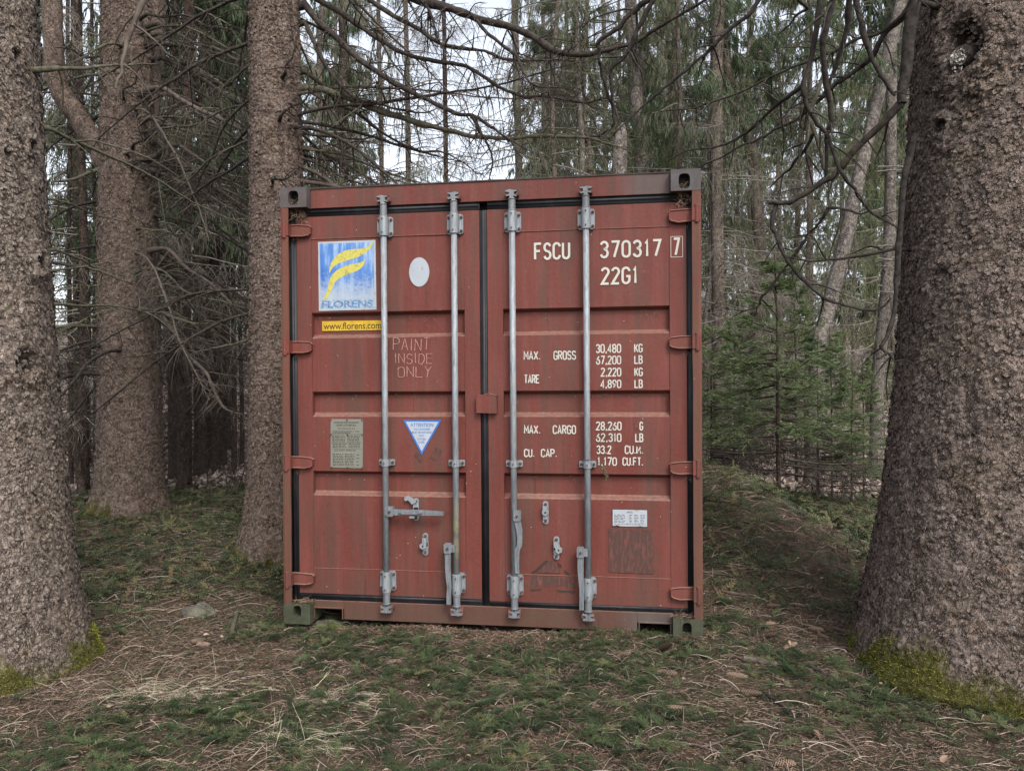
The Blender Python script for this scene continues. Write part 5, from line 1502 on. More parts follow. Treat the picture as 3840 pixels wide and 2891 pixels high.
for u, d, sx, lab in ((1530, 15.5, 1., 'light green airy spruce right behind the container corner'), (1600, 20., 1.2, 'light green airy spruce between the two scaly trunks'), (1740, 16., 1.1, 'light green airy spruce left of the leaning pale trunk'), (1840, 19., 1.2, 'light green airy spruce right of the leaning pale trunk'), (1930, 15., .9, 'light green airy spruce touching the massive right trunk'), (1400, 17., 1.1, 'light green airy spruce over the right part of the roof'), (1270, 19., 1., 'light green airy spruce behind the slim grey stems')):
    tree('spruce_tree', u, d, 'ubark_far', 'airyg', lab, 'light green airy spruces', .8, (sx, sx, 1.1))
for u, d, sx, lab in ():
    tree('spruce_tree', u, d, 'ubark_far', 'airy', lab, 'airy spruces with sparse needles', 1., (sx, sx, 1.15))
# trunks seen over the container roof
custom('spruce_tree', [(1390, 900, 15.), (1386, 370, 15.), (1376, 250, 15.), (1368, 120, 15.), (1362, 0, 15.)], .16, .11, 'bark_pale', 'broad pale-barked trunk rising over the right half of the container roof', 'mid1', cz=(.5, .5, .8))
custom('dead_tree', [(1262, 900, 14.), (1258, 380, 14.), (1252, 250, 14.), (1247, 140, 14.), (1245, 0, 14.)], .065, .04, 'bark_pale', 'slim grey stem above the roof, left of its thinner twin', 'twiggy', cz=(1.3, 1.3, 1.4))
custom('dead_tree', [(1272, 900, 14.2), (1275, 380, 14.2), (1266, 300, 14.2), (1262, 200, 14.2), (1266, 60, 14.2)], .05, .03, 'bark_far', 'thinner twin stem touching the slim grey stem above the roof', 'twiggy', cz=(1.2, 1.2, 1.5))
x, y = spot(1341, 12.); o = setprops(empty('tree_snag', (x, y, float(gz(x, y)))), 'short broken snag with bare brown wood showing above the roof', 'dead tree')
a = Acc(); zt = at(1340, 268, 12.)[2] - float(gz(x, y)); rod(a, [(0, 0, -.2), (0, 0, 1.5), (.02, 0, 3), (.0, 0, zt - .5), (.03, 0, zt - .12), (.06, 0, zt)], [.17, .14, .13, .12, .09, .02], 12)
link('trunk', a.mesh('trunk', [M['bark_pale']], True), o)
custom('spruce_tree', [(742, 900, 17.), (742, 300, 17.), (742, 150, 17.), (740, 0, 17.)], .12, .09, 'bark_dark', 'dark spruce behind the third trunk with hanging needle curtains', 'far1', cz=(.6, .6, .85))
custom('dead_tree', [(884, 900, 16.), (882, 380, 16.), (881, 250, 16.), (878, 100, 16.), (876, 0, 16.)], .062, .045, 'bark_far', 'thin brown stem against the bright sky, left one of a pair over the roof', 'bare')
custom('dead_tree', [(964, 900, 16.), (963, 380, 16.), (962, 250, 16.), (960, 100, 16.), (958, 0, 16.)], .055, .04, 'bark_dark', 'thin brown stem against the bright sky, right one of a pair over the roof', 'bare')
custom('spruce_tree', [(1122, 900, 18.), (1121, 380, 18.), (1116, 200, 18.), (1112, 0, 18.)], .10, .08, 'bark_pale', 'hazy grey trunk behind the middle of the container roof', 'bare', cz=(1.2, 1.2, 1.3))
# left of the container: dark trunks in the gloom
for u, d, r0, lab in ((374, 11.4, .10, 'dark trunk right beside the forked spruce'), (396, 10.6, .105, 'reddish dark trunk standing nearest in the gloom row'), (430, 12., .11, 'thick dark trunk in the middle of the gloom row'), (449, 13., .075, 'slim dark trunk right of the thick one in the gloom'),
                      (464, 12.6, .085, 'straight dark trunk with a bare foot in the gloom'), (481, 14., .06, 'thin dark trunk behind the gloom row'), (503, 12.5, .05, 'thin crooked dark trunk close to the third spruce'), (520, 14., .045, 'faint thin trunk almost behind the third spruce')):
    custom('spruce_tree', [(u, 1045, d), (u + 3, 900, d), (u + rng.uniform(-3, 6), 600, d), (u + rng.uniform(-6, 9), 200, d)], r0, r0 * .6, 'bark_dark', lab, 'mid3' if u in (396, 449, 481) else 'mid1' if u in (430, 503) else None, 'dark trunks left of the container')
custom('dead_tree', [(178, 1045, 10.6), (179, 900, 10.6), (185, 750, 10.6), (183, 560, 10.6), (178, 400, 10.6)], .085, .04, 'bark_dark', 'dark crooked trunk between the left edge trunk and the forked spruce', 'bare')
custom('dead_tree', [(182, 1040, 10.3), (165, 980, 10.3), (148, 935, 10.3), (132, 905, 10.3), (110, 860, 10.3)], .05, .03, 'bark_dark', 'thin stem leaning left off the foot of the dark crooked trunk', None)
for u, d, h in ((150, 11., 1.), (163, 12.5, .8), (205, 12., .9)):
    tree('dead_sapling', u, d, 'ubark_dark', 'twiggy', {150: 'bare sapling nearest the left edge trunk', 163: 'bare sapling behind the dark crooked trunk', 205: 'bare sapling touching the forked spruce'}[u], 'bare saplings at the left', .6, (.9, .9, .8))

# young spruces right
def young(u, d, k, h, label, w_=1., dark=False):
    x, y = spot(u, d); base = 2.6 + .4 * k; s = h / base
    o = empty('young_spruce', (x, y, float(gz(x, y))), rng.uniform(0, 6.28)); setprops(o, label, 'young tree', 'young spruces right of the container')
    t = link('trunk', TRK['ybark_dark'], o); t.scale = (1.5 * s, 1.5 * s, h / 2.9)
    c = link('crown', CR_['young%d' % k], o); c.scale = (s * w_, s * w_, s)


young(1682, 8.35, 0, 2.75, 'largest young spruce with wide green boughs right of the container', 1.15)
young(1766, 9.4, 1, 2.1, 'young spruce with a dark stem just right of the largest one', 1.0)
young(1797, 9.9, 2, 2.3, 'young green spruce below the leaning pale trunk', 1.1)
young(1838, 9.2, 0, 1.55, 'low bushy young spruce before the grey trunk', 1.1)
young(1866, 10.2, 2, 2.0, 'young spruce half hidden by the massive right trunk', 1.1)
#young(1905, 9.5, 1, 1.7, 'young spruce tight against the massive right trunk', 1.1)
young(1618, 10.4, 1, 2.1, 'darker young spruce left of the largest one', 1.2)
young(1585, 11.6, 2, 2.6, 'tall narrow young spruce left of the darker one', 1.0)
young(1535, 11.0, 0, 2.4, 'young spruce peeping out beside the container edge', 1.2)
young(1720, 12.2, 2, 3.2, 'thin young spruce behind the largest one', 1.1)
#young(1660, 13.5, 0, 3.1, 'distant young spruce left of the largest one', 1.2)
#young(1800, 13.5, 2, 3.3, 'distant young spruce in front of the leaning trunk', 1.2)

# the wood behind: individual trees, thinned where the photo shows sky
r = np.random.default_rng(99)
gaps = [(150, 70, .8), (450, 70, .5), (960, 70, .75), (1060, 60, .7), (1690, 60, .7)]
spots = []; tries = 0
while len(spots) < 52 and tries < 6000:
    tries += 1
    u = r.uniform(-30, 2010); d = 13.5 + 30 * r.random() ** .8
    if d < 18 and 560 < u < 1460 and r.random() < .5: continue
    if d < 21 and u > 1470: continue
    if u < 560 and r.random() < .35: continue
    if 640 < u < 1130 and r.random() < .72: continue
    if u > 1470 and r.random() < .35: continue
    pr = 1.
    for gu, gw, gs in gaps:
        if abs(u - gu) < gw + 1200 / d: pr *= 1 - gs
    if r.random() > pr: continue
    x, y = spot(u, d)
    if any((x - a_) ** 2 + (y - b_) ** 2 < 1.5 for a_, b_, _, _ in spots): continue
    if abs(x) < 2.5 and y < 7.5: continue
    spots.append((x, y, d, u))
ORD = ['first', 'second', 'third', 'fourth', 'fifth', 'sixth', 'seventh', 'eighth', 'ninth', 'tenth', 'eleventh', 'twelfth', 'thirteenth', 'fourteenth']
KN = {'bare': 'bare twiggy tree', 'far4': 'yellow-green conifer', 'far2': 'greyish spruce', 'far1': 'dark green spruce', 'far3': 'high-crowned dark spruce'}
cnt = {}
spots.sort(key=lambda q: q[3])


def lab_(kind, u):
    z = 'left of the forked spruce' if u < 280 else 'between forked spruce and container' if u < 610 else 'above the left roof half' if u < 1060 else 'above the right roof half' if u < 1510 else 'right of the container'
    k = cnt[(kind, z)] = cnt.get((kind, z), -1) + 1
    return '%s, %s such from the left, %s' % (KN[kind], ORD[min(k, 13)], z)


for x, y, d, u in spots:
    lft = u < 560  # gloom on this side is put into darker bark and needles
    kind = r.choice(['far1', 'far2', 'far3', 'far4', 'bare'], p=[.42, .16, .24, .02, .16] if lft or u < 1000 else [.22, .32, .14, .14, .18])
    if kind == 'bare':
        tree('dead_tree', 0, d, 't' + ('bark_pale' if not lft else 'bark_dark'), 'bare', lab_('bare', u), 'bare trees in the wood behind', r.uniform(.6, 1.1), (1.3, 1.3, r.uniform(1., 1.4)), xy=(x, y))
    elif kind == 'far4':
        tree('spruce_tree', 0, d, 'tbark_far', kind, lab_('far4', u), 'yellow-green conifers in the wood behind', 1., (1, 1, r.uniform(.7, 1.)), xy=(x, y))
    elif kind == 'far2':
        tree('spruce_tree', 0, d, 'sbark_pale', kind, lab_('far2', u), 'greyish spruces in the wood behind', r.uniform(.8, 1.2), (1, 1, r.uniform(.8, 1.1)), xy=(x, y))
    else:
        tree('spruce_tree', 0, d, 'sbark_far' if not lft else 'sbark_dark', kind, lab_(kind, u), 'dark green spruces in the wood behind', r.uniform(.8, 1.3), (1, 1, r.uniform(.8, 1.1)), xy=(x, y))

# undergrowth of fine dead twigs
a = Acc(); r = np.random.default_rng(55); n = 650
u = r.uniform(-60, 2250, n); d = 9.8 + 14 * r.random(n)
P0 = np.array([[*spot(uu, dd), 0] for uu, dd in zip(u, d)]); ok = ~((np.abs(P0[:, 0]) < 2.0) & (P0[:, 1] < 7)); P0 = P0[ok]; n = len(P0)
P0[:, 2] = gz(P0[:, 0], P0[:, 1]) - .02
T = grow(P0, np.column_stack([r.normal(0, .35, (n, 2)), np.ones(n)]), r.uniform(.3, 1.7, n), 6, .05, .12, 0., r)
tubes(a, T, (r.uniform(.003, .007, n)[:, None]) * np.linspace(1, .3, 7)[None], 4, 0)
_, p, dd, t = pick(T, n * 9, .15, 1., r)
T2 = grow(p, norm(dd * .5 + perp(dd, r)), r.uniform(.15, .6, len(p)), 4, .15, .15, 0., r); tubes(a, T2, (.0026 * np.linspace(1, .4, 5))[None], 3, 0)
n = 700; u = r.uniform(100, 560, n); d = 9.6 + 9 * r.random(n)
P0 = np.array([[*spot(uu, dd), 0] for uu, dd in zip(u, d)]); P0[:, 2] = gz(P0[:, 0], P0[:, 1]) + r.uniform(0, 2.6, n)
T = grow(P0, np.column_stack([r.normal(0, 1, (n, 2)), r.normal(0, .3, n)]), r.uniform(.5, 1.8, n), 6, .35, .10, .2, r)
tubes(a, T, (r.uniform(.003, .007, n)[:, None]) * np.linspace(1, .3, 7)[None], 4, 0)
_, p, dd, t = pick(T, n * 9, .1, 1., r); T2 = grow(p, norm(dd * .5 + perp(dd, r)), r.uniform(.12, .5, len(p)), 4, .25, .15, 0., r); tubes(a, T2, (.0024 * np.linspace(1, .4, 5))[None], 3, 0)
setprops(link('undergrowth', a.mesh('undergrowth', [M['branch']])), 'tangle of fine dead twigs rising from the forest floor', 'undergrowth', kind='stuff')

# ================================================================ FOREST FLOOR LITTER
def scatter(n, u0, u1, v0, v1, r, dens=None):
    """random ground points spread over the visible ground, even in world area; returns x,y"""
    xs = []; ys = []; tot = 0
    while tot < n:
        x = r.uniform(-9, 6.5, n * 3); y = r.uniform(-2.9, 9, n * 3)
        dx, dy = x - CAM[0], y - CAM[1]
        dep = -dx * .14623 + dy * .98922; xc = dx * .98922 + dy * .14623
        ok = (dep > u0) & (dep < u1) & (np.abs(xc / dep) < .74)
        ok &= ~((np.abs(x) < 1.2) & (y > .10) & (y < 6.1))
        if dens is not None: ok &= r.random(len(x)) < dens(x, y, dep)
        xs.append(x[ok]); ys.append(y[ok]); tot += ok.sum()
    return np.concatenate(xs)[:n], np.concatenate(ys)[:n]


def gnormal(x, y):
    e = .05; return norm(np.column_stack([-(gz(x + e, y) - gz(x - e, y)) / (2 * e), -(gz(x, y + e) - gz(x, y - e)) / (2 * e), np.ones(len(x))]))


def lay(name, x, y, protoV, protoF, tri, mat, r, scale, tilt=.25, lift=.01, a=None, acc=None, m=0):
    """copies of flat prototypes (list of (V,F)) laid on the ground into one mesh"""
    acc = Acc() if acc is None else acc
    n = len(x); z = gz(x, y) + lift * r.random(n) ** 1.5 + .004
    N = norm(gnormal(x, y) + r.normal(0, tilt, (n, 3)) * [1, 1, .3]); az = r.uniform(0, 2 * PI, n)
    T = np.column_stack([np.cos(az), np.sin(az), np.zeros(n)]); T = norm(T - (T * N).sum(1, keepdims=True) * N); B = np.cross(N, T)
    sc = r.uniform(*scale, n); k = r.integers(0, len(protoV), n); col = r.uniform(0, 1, n) if a is None else a
    for j in range(len(protoV)):
        s = k == j; m_ = s.sum()
        if not m_: continue
        V = protoV[j]; F = protoF[j]
        W_ = (V[None, :, 0:1] * T[s][:, None] + V[None, :, 1:2] * B[s][:, None] + V[None, :, 2:3] * N[s][:, None]) * sc[s][:, None, None] + np.column_stack([x[s], y[s], z[s]])[:, None]
        FF = (F[None] + (np.arange(m_) * len(V))[:, None, None]).reshape(-1, F.shape[1])
        cc = np.clip(np.repeat(col[s], len(V)) + r.normal(0, .12, m_ * len(V)), 0, 1)
        if tri: acc.add(W_.reshape(-1, 3), None, FF, m, cc)
        else: acc.add(W_.reshape(-1, 3), FF, None, m, cc)
    return acc


def sprig_proto(r, n, wd, L=.085, forks=1):
    """a fallen fir tip: needles combed to both sides of a thin stem"""
    V = []; F = []
    stems = [((0, 0), 0., L)]
    for f in range(forks): stems.append(((L * r.uniform(.2, .5), 0), r.choice([-1, 1]) * r.uniform(.5, .9), L * r.uniform(.4, .65)))
    for (ox, oy), an, ll in stems:
        ca, sa = math.cos(an), math.sin(an); m_ = max(4, int(n * ll / L))
        cv = r.uniform(-.25, .25)
        for i in range(m_):
            t = (i + .5) / m_; sx = t * ll; sy = cv * t * t * ll
            for sd in (-1, 1):
                nl = (.019 * (1 - .35 * t) * r.uniform(.75, 1.1)); da = sd * r.uniform(.85, 1.25) * (1 - .35 * t)
                dx, dy = math.cos(da) * nl, math.sin(da) * nl; px_, py_ = -math.sin(da) * wd / 2, math.cos(da) * wd / 2
                zz = r.uniform(-.002, .010)
                pts = [(sx - px_, sy - py_, 0), (sx + px_, sy + py_, 0), (sx + dx + px_ * .6, sy + dy + py_ * .6, zz), (sx + dx - px_ * .6, sy + dy - py_ * .6, zz)]
                b = len(V)
                for x_, y_, z_ in pts: V.append((ox + x_ * ca - y_ * sa, oy + x_ * sa + y_ * ca, z_ + .004 * math.sin(t * 3)))
                F.append((b, b + 1, b + 2, b + 3))
    return np.array(V), np.array(F)


r = np.random.default_rng(77)
green = lambda x, y: fbm(x * 1.6 + 4, y * 1.6, 91, 3)


def dens_green(x, y, dep):
    g = sst(.38, .60, green(x, y) + .12 * (x > -.9) * (y < 0) - .14 * sst(-.5, -1.3, x) * (y < -.2) - .05 * sst(1.2, 2.0, x) * (y < -.3) + .16 * (y > .5))
    g = np.maximum(g, .75 * (x > 1.2) * sst(.2, 1., y)); g = g * (1 - .75 * np.exp(-((x - 2.0) / .30) ** 2 - ((y - 1.7) / 1.) ** 2))
    h = sst(.36, .60, fbm(x * 7.5 + 1, y * 7.5, 92, 2))
    return .07 + .93 * g * (.22 + .78 * h)


prn = [sprig_proto(r, 17, .0022, r.uniform(.07, .11), int(r.integers(0, 3))) for _ in range(10)]
prf = [sprig_proto(r, 8, .0045, r.uniform(.08, .12), int(r.integers(0, 2))) for _ in range(6)]
acc = Acc()
x, y = scatter(4700, 2.2, 4.6, 0, 0, r, dens_green); lay('', x, y, *zip(*prn), False, None, r, (.75, 1.2), .13, .024, np.clip(.45 + .25 * (fbm(x * 5, y * 5, 95, 2) - .5) * 2 + r.normal(0, .18, len(x)), 0, 1), acc)
x, y = scatter(24000, 4.6, 11.5, 0, 0, r, dens_green); lay('', x, y, *zip(*prf), False, None, r, (.9, 1.7), .35, .04, np.clip(.55 + r.normal(0, .27, len(x)), 0, 1), acc)
setprops(link('fallen_sprigs', acc.mesh('fallen_sprigs', [M['sprig']])), 'countless green fir tips lying over the forest floor', 'fallen sprigs', kind='stuff')

# brown needle carpet
acc = Acc()
x, y = scatter(120000, 2.2, 5.0, 0, 0, r)
az = r.uniform(0, 2 * PI, len(x)); P = np.column_stack([x, y, gz(x, y) + r.uniform(.0, .014, len(x))])
D = np.column_stack([np.cos(az), np.sin(az), r.normal(0, .15, len(x))])
blades(acc, P, D, r.uniform(.015, .035, len(x)), .0024, 0, None, r)
x, y = scatter(45000, 5.0, 11.5, 0, 0, r)
az = r.uniform(0, 2 * PI, len(x)); P = np.column_stack([x, y, gz(x, y) + r.uniform(.0, .016, len(x))])
blades(acc, P, np.column_stack([np.cos(az), np.sin(az), r.normal(0, .15, len(x))]), r.uniform(.03, .07, len(x)), .0045, 0, None, r)
setprops(link('needle_carpet', acc.mesh('needle_carpet', [M['deadneedle']])), 'brown carpet of dead needles under the trees', 'dead needles', kind='stuff')

# thin fallen twigs
acc = Acc()
for n, d0, d1, rr, L in ((5200, 2.2, 4.8, .0014, (.05, .32)), (11500, 4.8, 11.5, .0022, (.10, .50))):
    x, y = scatter(n, d0, d1, 0, 0, r)
    az = r.uniform(0, 2 * PI, n); ln = r.uniform(*L, n) * r.uniform(.5, 1, n)
    P = np.empty((n, 6, 3)); cx, cy = x.copy(), y.copy(); an = az.copy(); cur = r.normal(0, .08, n)
    lf = r.uniform(.004, .028, n)
    for k in range(6):
        P[:, k, 0] = cx; P[:, k, 1] = cy; P[:, k, 2] = gz(cx, cy) + lf * (.5 + .5 * math.sin(k * 1.1)) + .003
        an = an + cur + r.normal(0, .09, n) + (r.random(n) < .08) * r.normal(0, .8, n); cx = cx + np.cos(an) * ln / 5; cy = cy + np.sin(an) * ln / 5
    tubes(acc, P, (rr * r.uniform(.6, 1.7, n))[:, None] * np.linspace(1, .5, 6)[None], 4, 0, np.clip(r.beta(1.5, 2.4, n), 0, 1))
setprops(link('fallen_twigs', acc.mesh('fallen_twigs', [M['twig']])), 'thin dry twigs strewn over the needle carpet', 'fallen twigs', kind='stuff')

# litter banked up against the sill
acc = Acc(); n = 9000
x = r.uniform(-1.25, 1.30, n); bank = (.004 + .030 * fbm(x * 2.2, x * 0 + 3, 97, 3)) * (.7 + .5 * sst(.2, 1., x)) * (1 - .8 * ((x > .84) & (x < 1.06))) * (1 - .8 * (x < -.84)); t = r.random(n) ** 1.4; y = .055 - t * .22
P = np.column_stack([x, y, gz(x, y) + bank * (1 - t) + r.uniform(0, .006, n)]); blades(acc, P, np.column_stack([r.normal(0, 1, n), r.normal(0, .5, n), r.normal(0, .25, n)]), r.uniform(.015, .04, n), .0028, 0, None, r)
setprops(link('needle_drift', acc.mesh('needle_drift', [M['deadneedle']])), 'dead needles banked against the bottom rail of the container', 'dead needles', kind='stuff')

# dry leaves
def leaf_proto(r):
    n = 7; t = np.linspace(0, 1, n); w_ = np.sin(t * PI) ** .7 * r.uniform(.2, .35) * (1 + r.normal(0, .12, n)); L = 1.
    V = []; F = []
    for i in range(n):
        z = .12 * math.sin(t[i] * PI + r.uniform(-.3, .3)); V += [(t[i] * L, -w_[i], z + r.uniform(.0, .15)), (t[i] * L, 0, z - .05), (t[i] * L, w_[i], z + r.uniform(.0, .15))]
    for i in range(n - 1):
        for s in (0, 1): F.append((3 * i + s, 3 * i + s + 1, 3 * i + s + 4, 3 * i + s + 3))
    return np.array(V), np.array(F)


lp = [leaf_proto(r) for _ in range(8)]
acc = Acc(); x, y = scatter(600, 2.2, 9, 0, 0, r); lay('', x, y, *zip(*lp), False, None, r, (.012, .035), .35, .03, None, acc)
setprops(link('leaf_litter', acc.mesh('leaf_litter', [M['leaf']])), 'small curled dry leaves among the needles', 'dry leaves', kind='stuff')
# pale leaf litter of the wood behind
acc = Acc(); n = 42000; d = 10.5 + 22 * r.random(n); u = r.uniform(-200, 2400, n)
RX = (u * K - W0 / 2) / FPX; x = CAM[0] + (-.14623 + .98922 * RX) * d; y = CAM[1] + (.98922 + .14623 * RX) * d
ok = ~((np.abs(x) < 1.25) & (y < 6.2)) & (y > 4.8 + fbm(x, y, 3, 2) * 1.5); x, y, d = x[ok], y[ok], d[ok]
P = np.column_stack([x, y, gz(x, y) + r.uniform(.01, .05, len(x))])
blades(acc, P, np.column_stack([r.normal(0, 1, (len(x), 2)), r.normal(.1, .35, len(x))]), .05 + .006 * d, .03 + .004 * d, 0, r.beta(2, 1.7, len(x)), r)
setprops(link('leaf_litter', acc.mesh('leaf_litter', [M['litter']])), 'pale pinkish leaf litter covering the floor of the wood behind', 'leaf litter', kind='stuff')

# dry grass swirls
acc = Acc()
for (u, v, rad, n) in ((620, 1590, .12, 260), (355, 1475, .26, 260), (700, 1500, .12, 120)):
    d = 1.4427 / ((v - 825) * K / FPX); c = at(u, v, d)
    P0 = np.column_stack([r.normal(c[0], rad * .8, n), r.normal(c[1], rad * .4, n), np.zeros(n)]); P0[:, 2] = gz(P0[:, 0], P0[:, 1]) + .004
    D = np.column_stack([r.normal(.8, .6, n), r.normal(-.1, .45, n), r.uniform(.02, .3, n)])
    T = grow(P0, D, r.uniform(.06, .2, n), 5, .25, .12, 0, r); T[:, :, 2] = np.maximum(T[:, :, 2], gz(T[:, :, 0], T[:, :, 1]) + .004)
    tubes(acc, T, .0009, 3, 0, r.random(n))
setprops(link('dry_grass', acc.mesh('dry_grass', [M['straw']])), 'flattened swirls of dry pale grass near the viewer', 'dry grass', kind='stuff')

# ---------------------------------------------------------------- single things on the floor
def gpt(u, v, z=0.):
    d_ = ray(u, v)
    for _ in range(4):
        t = (z - CAM[2]) / d_[2]; p = CAM + d_ * t; z = float(gz(p[0], p[1]))
    return p[0], p[1], z


M['cone'] = None


def m_cone():
    s = NT('spruce_cone_scales', .75, .25); rn = s.attr('rnd')
    c = s.ramp(rn, [(0., (.03, .018, .012)), (.4, (.095, .062, .043)), (.8, (.18, .125, .09)), (1., (.27, .20, .15))])
    return s.color(c)


M['cone'] = m_cone()


def cone_mesh(seed, L=.12, R=.021):
    r = np.random.default_rng(seed); a = Acc()
    n = 12; t = np.linspace(0, 1, n); prof = R * .72 * np.sin(np.clip(t * .92 + .08, 0, 1) * PI) ** .55
    tubes(a, np.column_stack([t * L, 0 * t, 0 * t])[None], prof[None], 10, 0, .05)
    k = 0
    N_ = 95
    for i in range(N_):
        tt = (i + .5) / N_; ang = i * 2.39996; rr = R * .72 * math.sin(min(1, tt * .92 + .08) * PI) ** .55
        ax = tt * L; u_ = np.array([0, math.cos(ang), math.sin(ang)]); w_ = np.array([0, -math.sin(ang), math.cos(ang)]); X_ = np.array([1., 0, 0])
        sl_ = .017; wd = .0085 * (.6 + rr / R)
        b0 = u_ * rr * .7 + X_ * (ax - .004); tip = u_ * (rr + .0055) + X_ * (ax + sl_ * .72)
        mid = u_ * (rr + .004) + X_ * (ax + sl_ * .45)
        V = [b0 - w_ * wd * .5, b0 + w_ * wd * .5, mid + w_ * wd * .8, tip + w_ * wd * .3, tip - w_ * wd * .3, mid - w_ * wd * .8]
        a.add(V, [(0, 1, 2, 5), (5, 2, 3, 4)], None, 0, [.1, .1, .65, .95, .95, .65])
    return a.mesh('spruce_cone', [M['cone']])


cm = [cone_mesh(k, .10 + .02 * k) for k in range(3)]
RG = lambda x, y: ((2500 + x / 1.398) / K, (1700 + y / 1.398) / K)
RH = lambda x, y: ((1200 + x / 1.58) / K, (2200 + y / 1.58) / K)
RI = lambda x, y: ((x / 1.398) / K, (1700 + y / 1.398) / K)
cones = [(*RG(515, 905), 'spruce cone lying upslope between the container corner and the right trunk'), (*RG(580, 960), 'spruce cone beside the sloping one, right of the container corner'),
         (*RG(610, 1040), 'long tan spruce cone among green sprigs halfway to the right trunk'), (*RG(825, 940), 'stubby cone nearest the foot of the massive right trunk'),
         (*RG(385, 1265), 'tan spruce cone in front of the dark stick at lower right'), (*RG(130, 1360), 'small tan cone in the lower right foreground'), (*RG(90, 1510), 'tan cone low in the foreground, left of the lichen twig'),
         (*RG(960, 1350), 'cone standing askew before the bright moss'), (*RG(1370, 1525), 'brown cone on the bare soil under the mossy root'), (*RG(680, 1645), 'spruce cone cut by the lower edge of the picture'), (*RG(520, 790), 'cone on the mound slope right of the container'),
         (*RG(430, 1190), 'small pale cone lying alone among twigs at the right'), (*RH(2100, 320), 'cone lying just below the lower right container corner'), (*RH(1850, 410), 'tan cone below the right fork pocket'),
         (*RH(2000, 385), 'cone stuck upright in the sprigs by the container corner'), (*RH(2115, 385), 'tiny cone right of the upright one'), (*RH(1990, 520), 'chewed dark-tipped cone below the upright one'), (*RH(2190, 750), 'tan cone in a nest of brown twigs at lower right'),
         (*RI(1000, 1000), 'spruce cone left of the container corner in the brown needles'), (*RI(1105, 1020), 'brown cone right of another one, left foreground'), (*RI(830, 720), 'pale cone on the carpet between the left trunks')]
for i, (u, v, lab) in enumerate(cones):
    x, y, z = gpt(u, v); o = link('spruce_cone', cm[i % 3]); o.location = (x, y, z + .016)
    o.rotation_euler = (r.uniform(0, 6), r.uniform(-.2, .2) if 'stuck' not in lab else -.5, r.uniform(-.7, .7) + (PI if i % 2 else 0)); setprops(o, lab, 'cone', 'spruce cones on the ground')
    o.scale = (r.uniform(.58, .82),) * 3


def stick(pts, r0, r1, mat, label, reg, twigs=0, lift=.012, seed=1, name='fallen_stick'):
    rr = np.random.default_rng(seed); P = []
    for p in pts:
        u, v = reg(p[0], p[1]); x, y, z = gpt(u, v); P.append((x, y, z + lift + (p[2] if len(p) > 2 else 0)))
    P = crspline(P, 5); n = len(P); P = P + rr.normal(0, .0018, (n, 3))
    a = Acc(); tubes(a, P[None], (np.linspace(r0, r1, n) * (1 + .1 * rr.normal(0, 1, n)))[None], 7)
    if twigs:
        _, p, d, t = pick(P[None], twigs, .1, 1, rr); D = norm(d * .6 + perp(d, rr) * [1, 1, .25]); T = grow(p, D, rr.uniform(.06, .22, twigs), 5, .05, .1, 0, rr)
        T[:, :, 2] = np.maximum(T[:, :, 2], gz(T[:, :, 0], T[:, :, 1]) + .006); tubes(a, T, (.0017 * np.linspace(1, .4, 6))[None], 4)
    setprops(link(name, a.mesh(name, [M[mat]], True)), label, 'stick', 'sticks on the ground')


stick([(590, 650), (680, 540), (700, 430), (690, 330)], .004, .003, 'branch_pale', 'curved grey twig upright in the picture below the left part of the sill', RH, 4, seed=2)
stick([(0, 670), (60, 662), (180, 665), (320, 660)], .006, .004, 'branch_pale', 'whitish straight stick at the left, below the container', RH, 2, seed=3)
stick([(920, 700), (1050, 670), (1150, 625), (1300, 605), (1480, 590)], .009, .006, 'branch_lichen', 'lichen-covered stick lying in the middle of the foreground', RH, 3, seed=4)
stick([(950, 1000), (1010, 960), (1100, 910), (1220, 870), (1330, 810), (1450, 800), (1560, 870), (1640, 980)], .005, .003, 'branch_pale', 'long bent branching twig in the lower middle foreground', RH, 8, seed=5)
stick([(190, 855), (290, 890), (400, 915), (540, 925)], .004, .002, 'branch_pale', 'thin pale curved twig at the lower left below the container', RH, 3, seed=6)
stick([(720, 800), (800, 690), (820, 620)], .003, .002, 'branch_pale', 'thin reddish twig pointing to the middle stick', RH, 1, seed=7)
stick([(1560, 500), (1630, 440)], .004, .003, 'branch_pale', 'short pale peeled twig below the right half of the sill', RH, 1, seed=8)
stick([(735, 205), (800, 208), (870, 215), (910, 240), (980, 262)], .007, .009, 'branch_lichen', 'knobbly stick leaning against the middle of the sill', RH, 2, .035, seed=9)
stick([(1500, 780), (1580, 720), (1660, 680)], .006, .004, 'branch_pale', 'short grey stick right of the lichen-covered one', RH, 2, seed=10)
stick([(200, 350), (300, 300), (400, 275), (480, 265)], .007, .005, 'branch', 'dark stick just below the left fork pocket', RH, 3, seed=11)
stick([(400, 1090), (470, 1100), (540, 1115), (600, 1120)], .016, .012, 'branch_pale', 'thick broken tan stick with a dark end near the right trunk', RG, 0, .016, seed=12)
stick([(740, 1120), (830, 1170), (920, 1220), (1020, 1260)], .012, .006, 'branch_dark', 'dark brown stick sloping towards the mossy root', RG, 2, seed=13)
stick([(430, 1250), (520, 1275), (600, 1330), (650, 1380), (740, 1410)], .010, .005, 'branch_dark', 'dark brown stick at lower right behind the tan cone', RG, 3, seed=14)
stick([(0, 1545), (100, 1535), (210, 1545), (330, 1505), (440, 1470), (540, 1425)], .005, .003, 'branch_pale', 'white lichen twig curving along the lower right foreground', RG, 3, seed=15)
stick([(820, 1020), (890, 1025), (970, 1030)], .006, .004, 'branch_pale', 'short whitish lichen stick beside the massive right trunk', RG, 1, seed=16)
stick([(310, 675), (370, 690), (430, 700)], .012, .008, 'branch_pale', 'pale stick on the mound close to the container edge', RG, 1, seed=17)
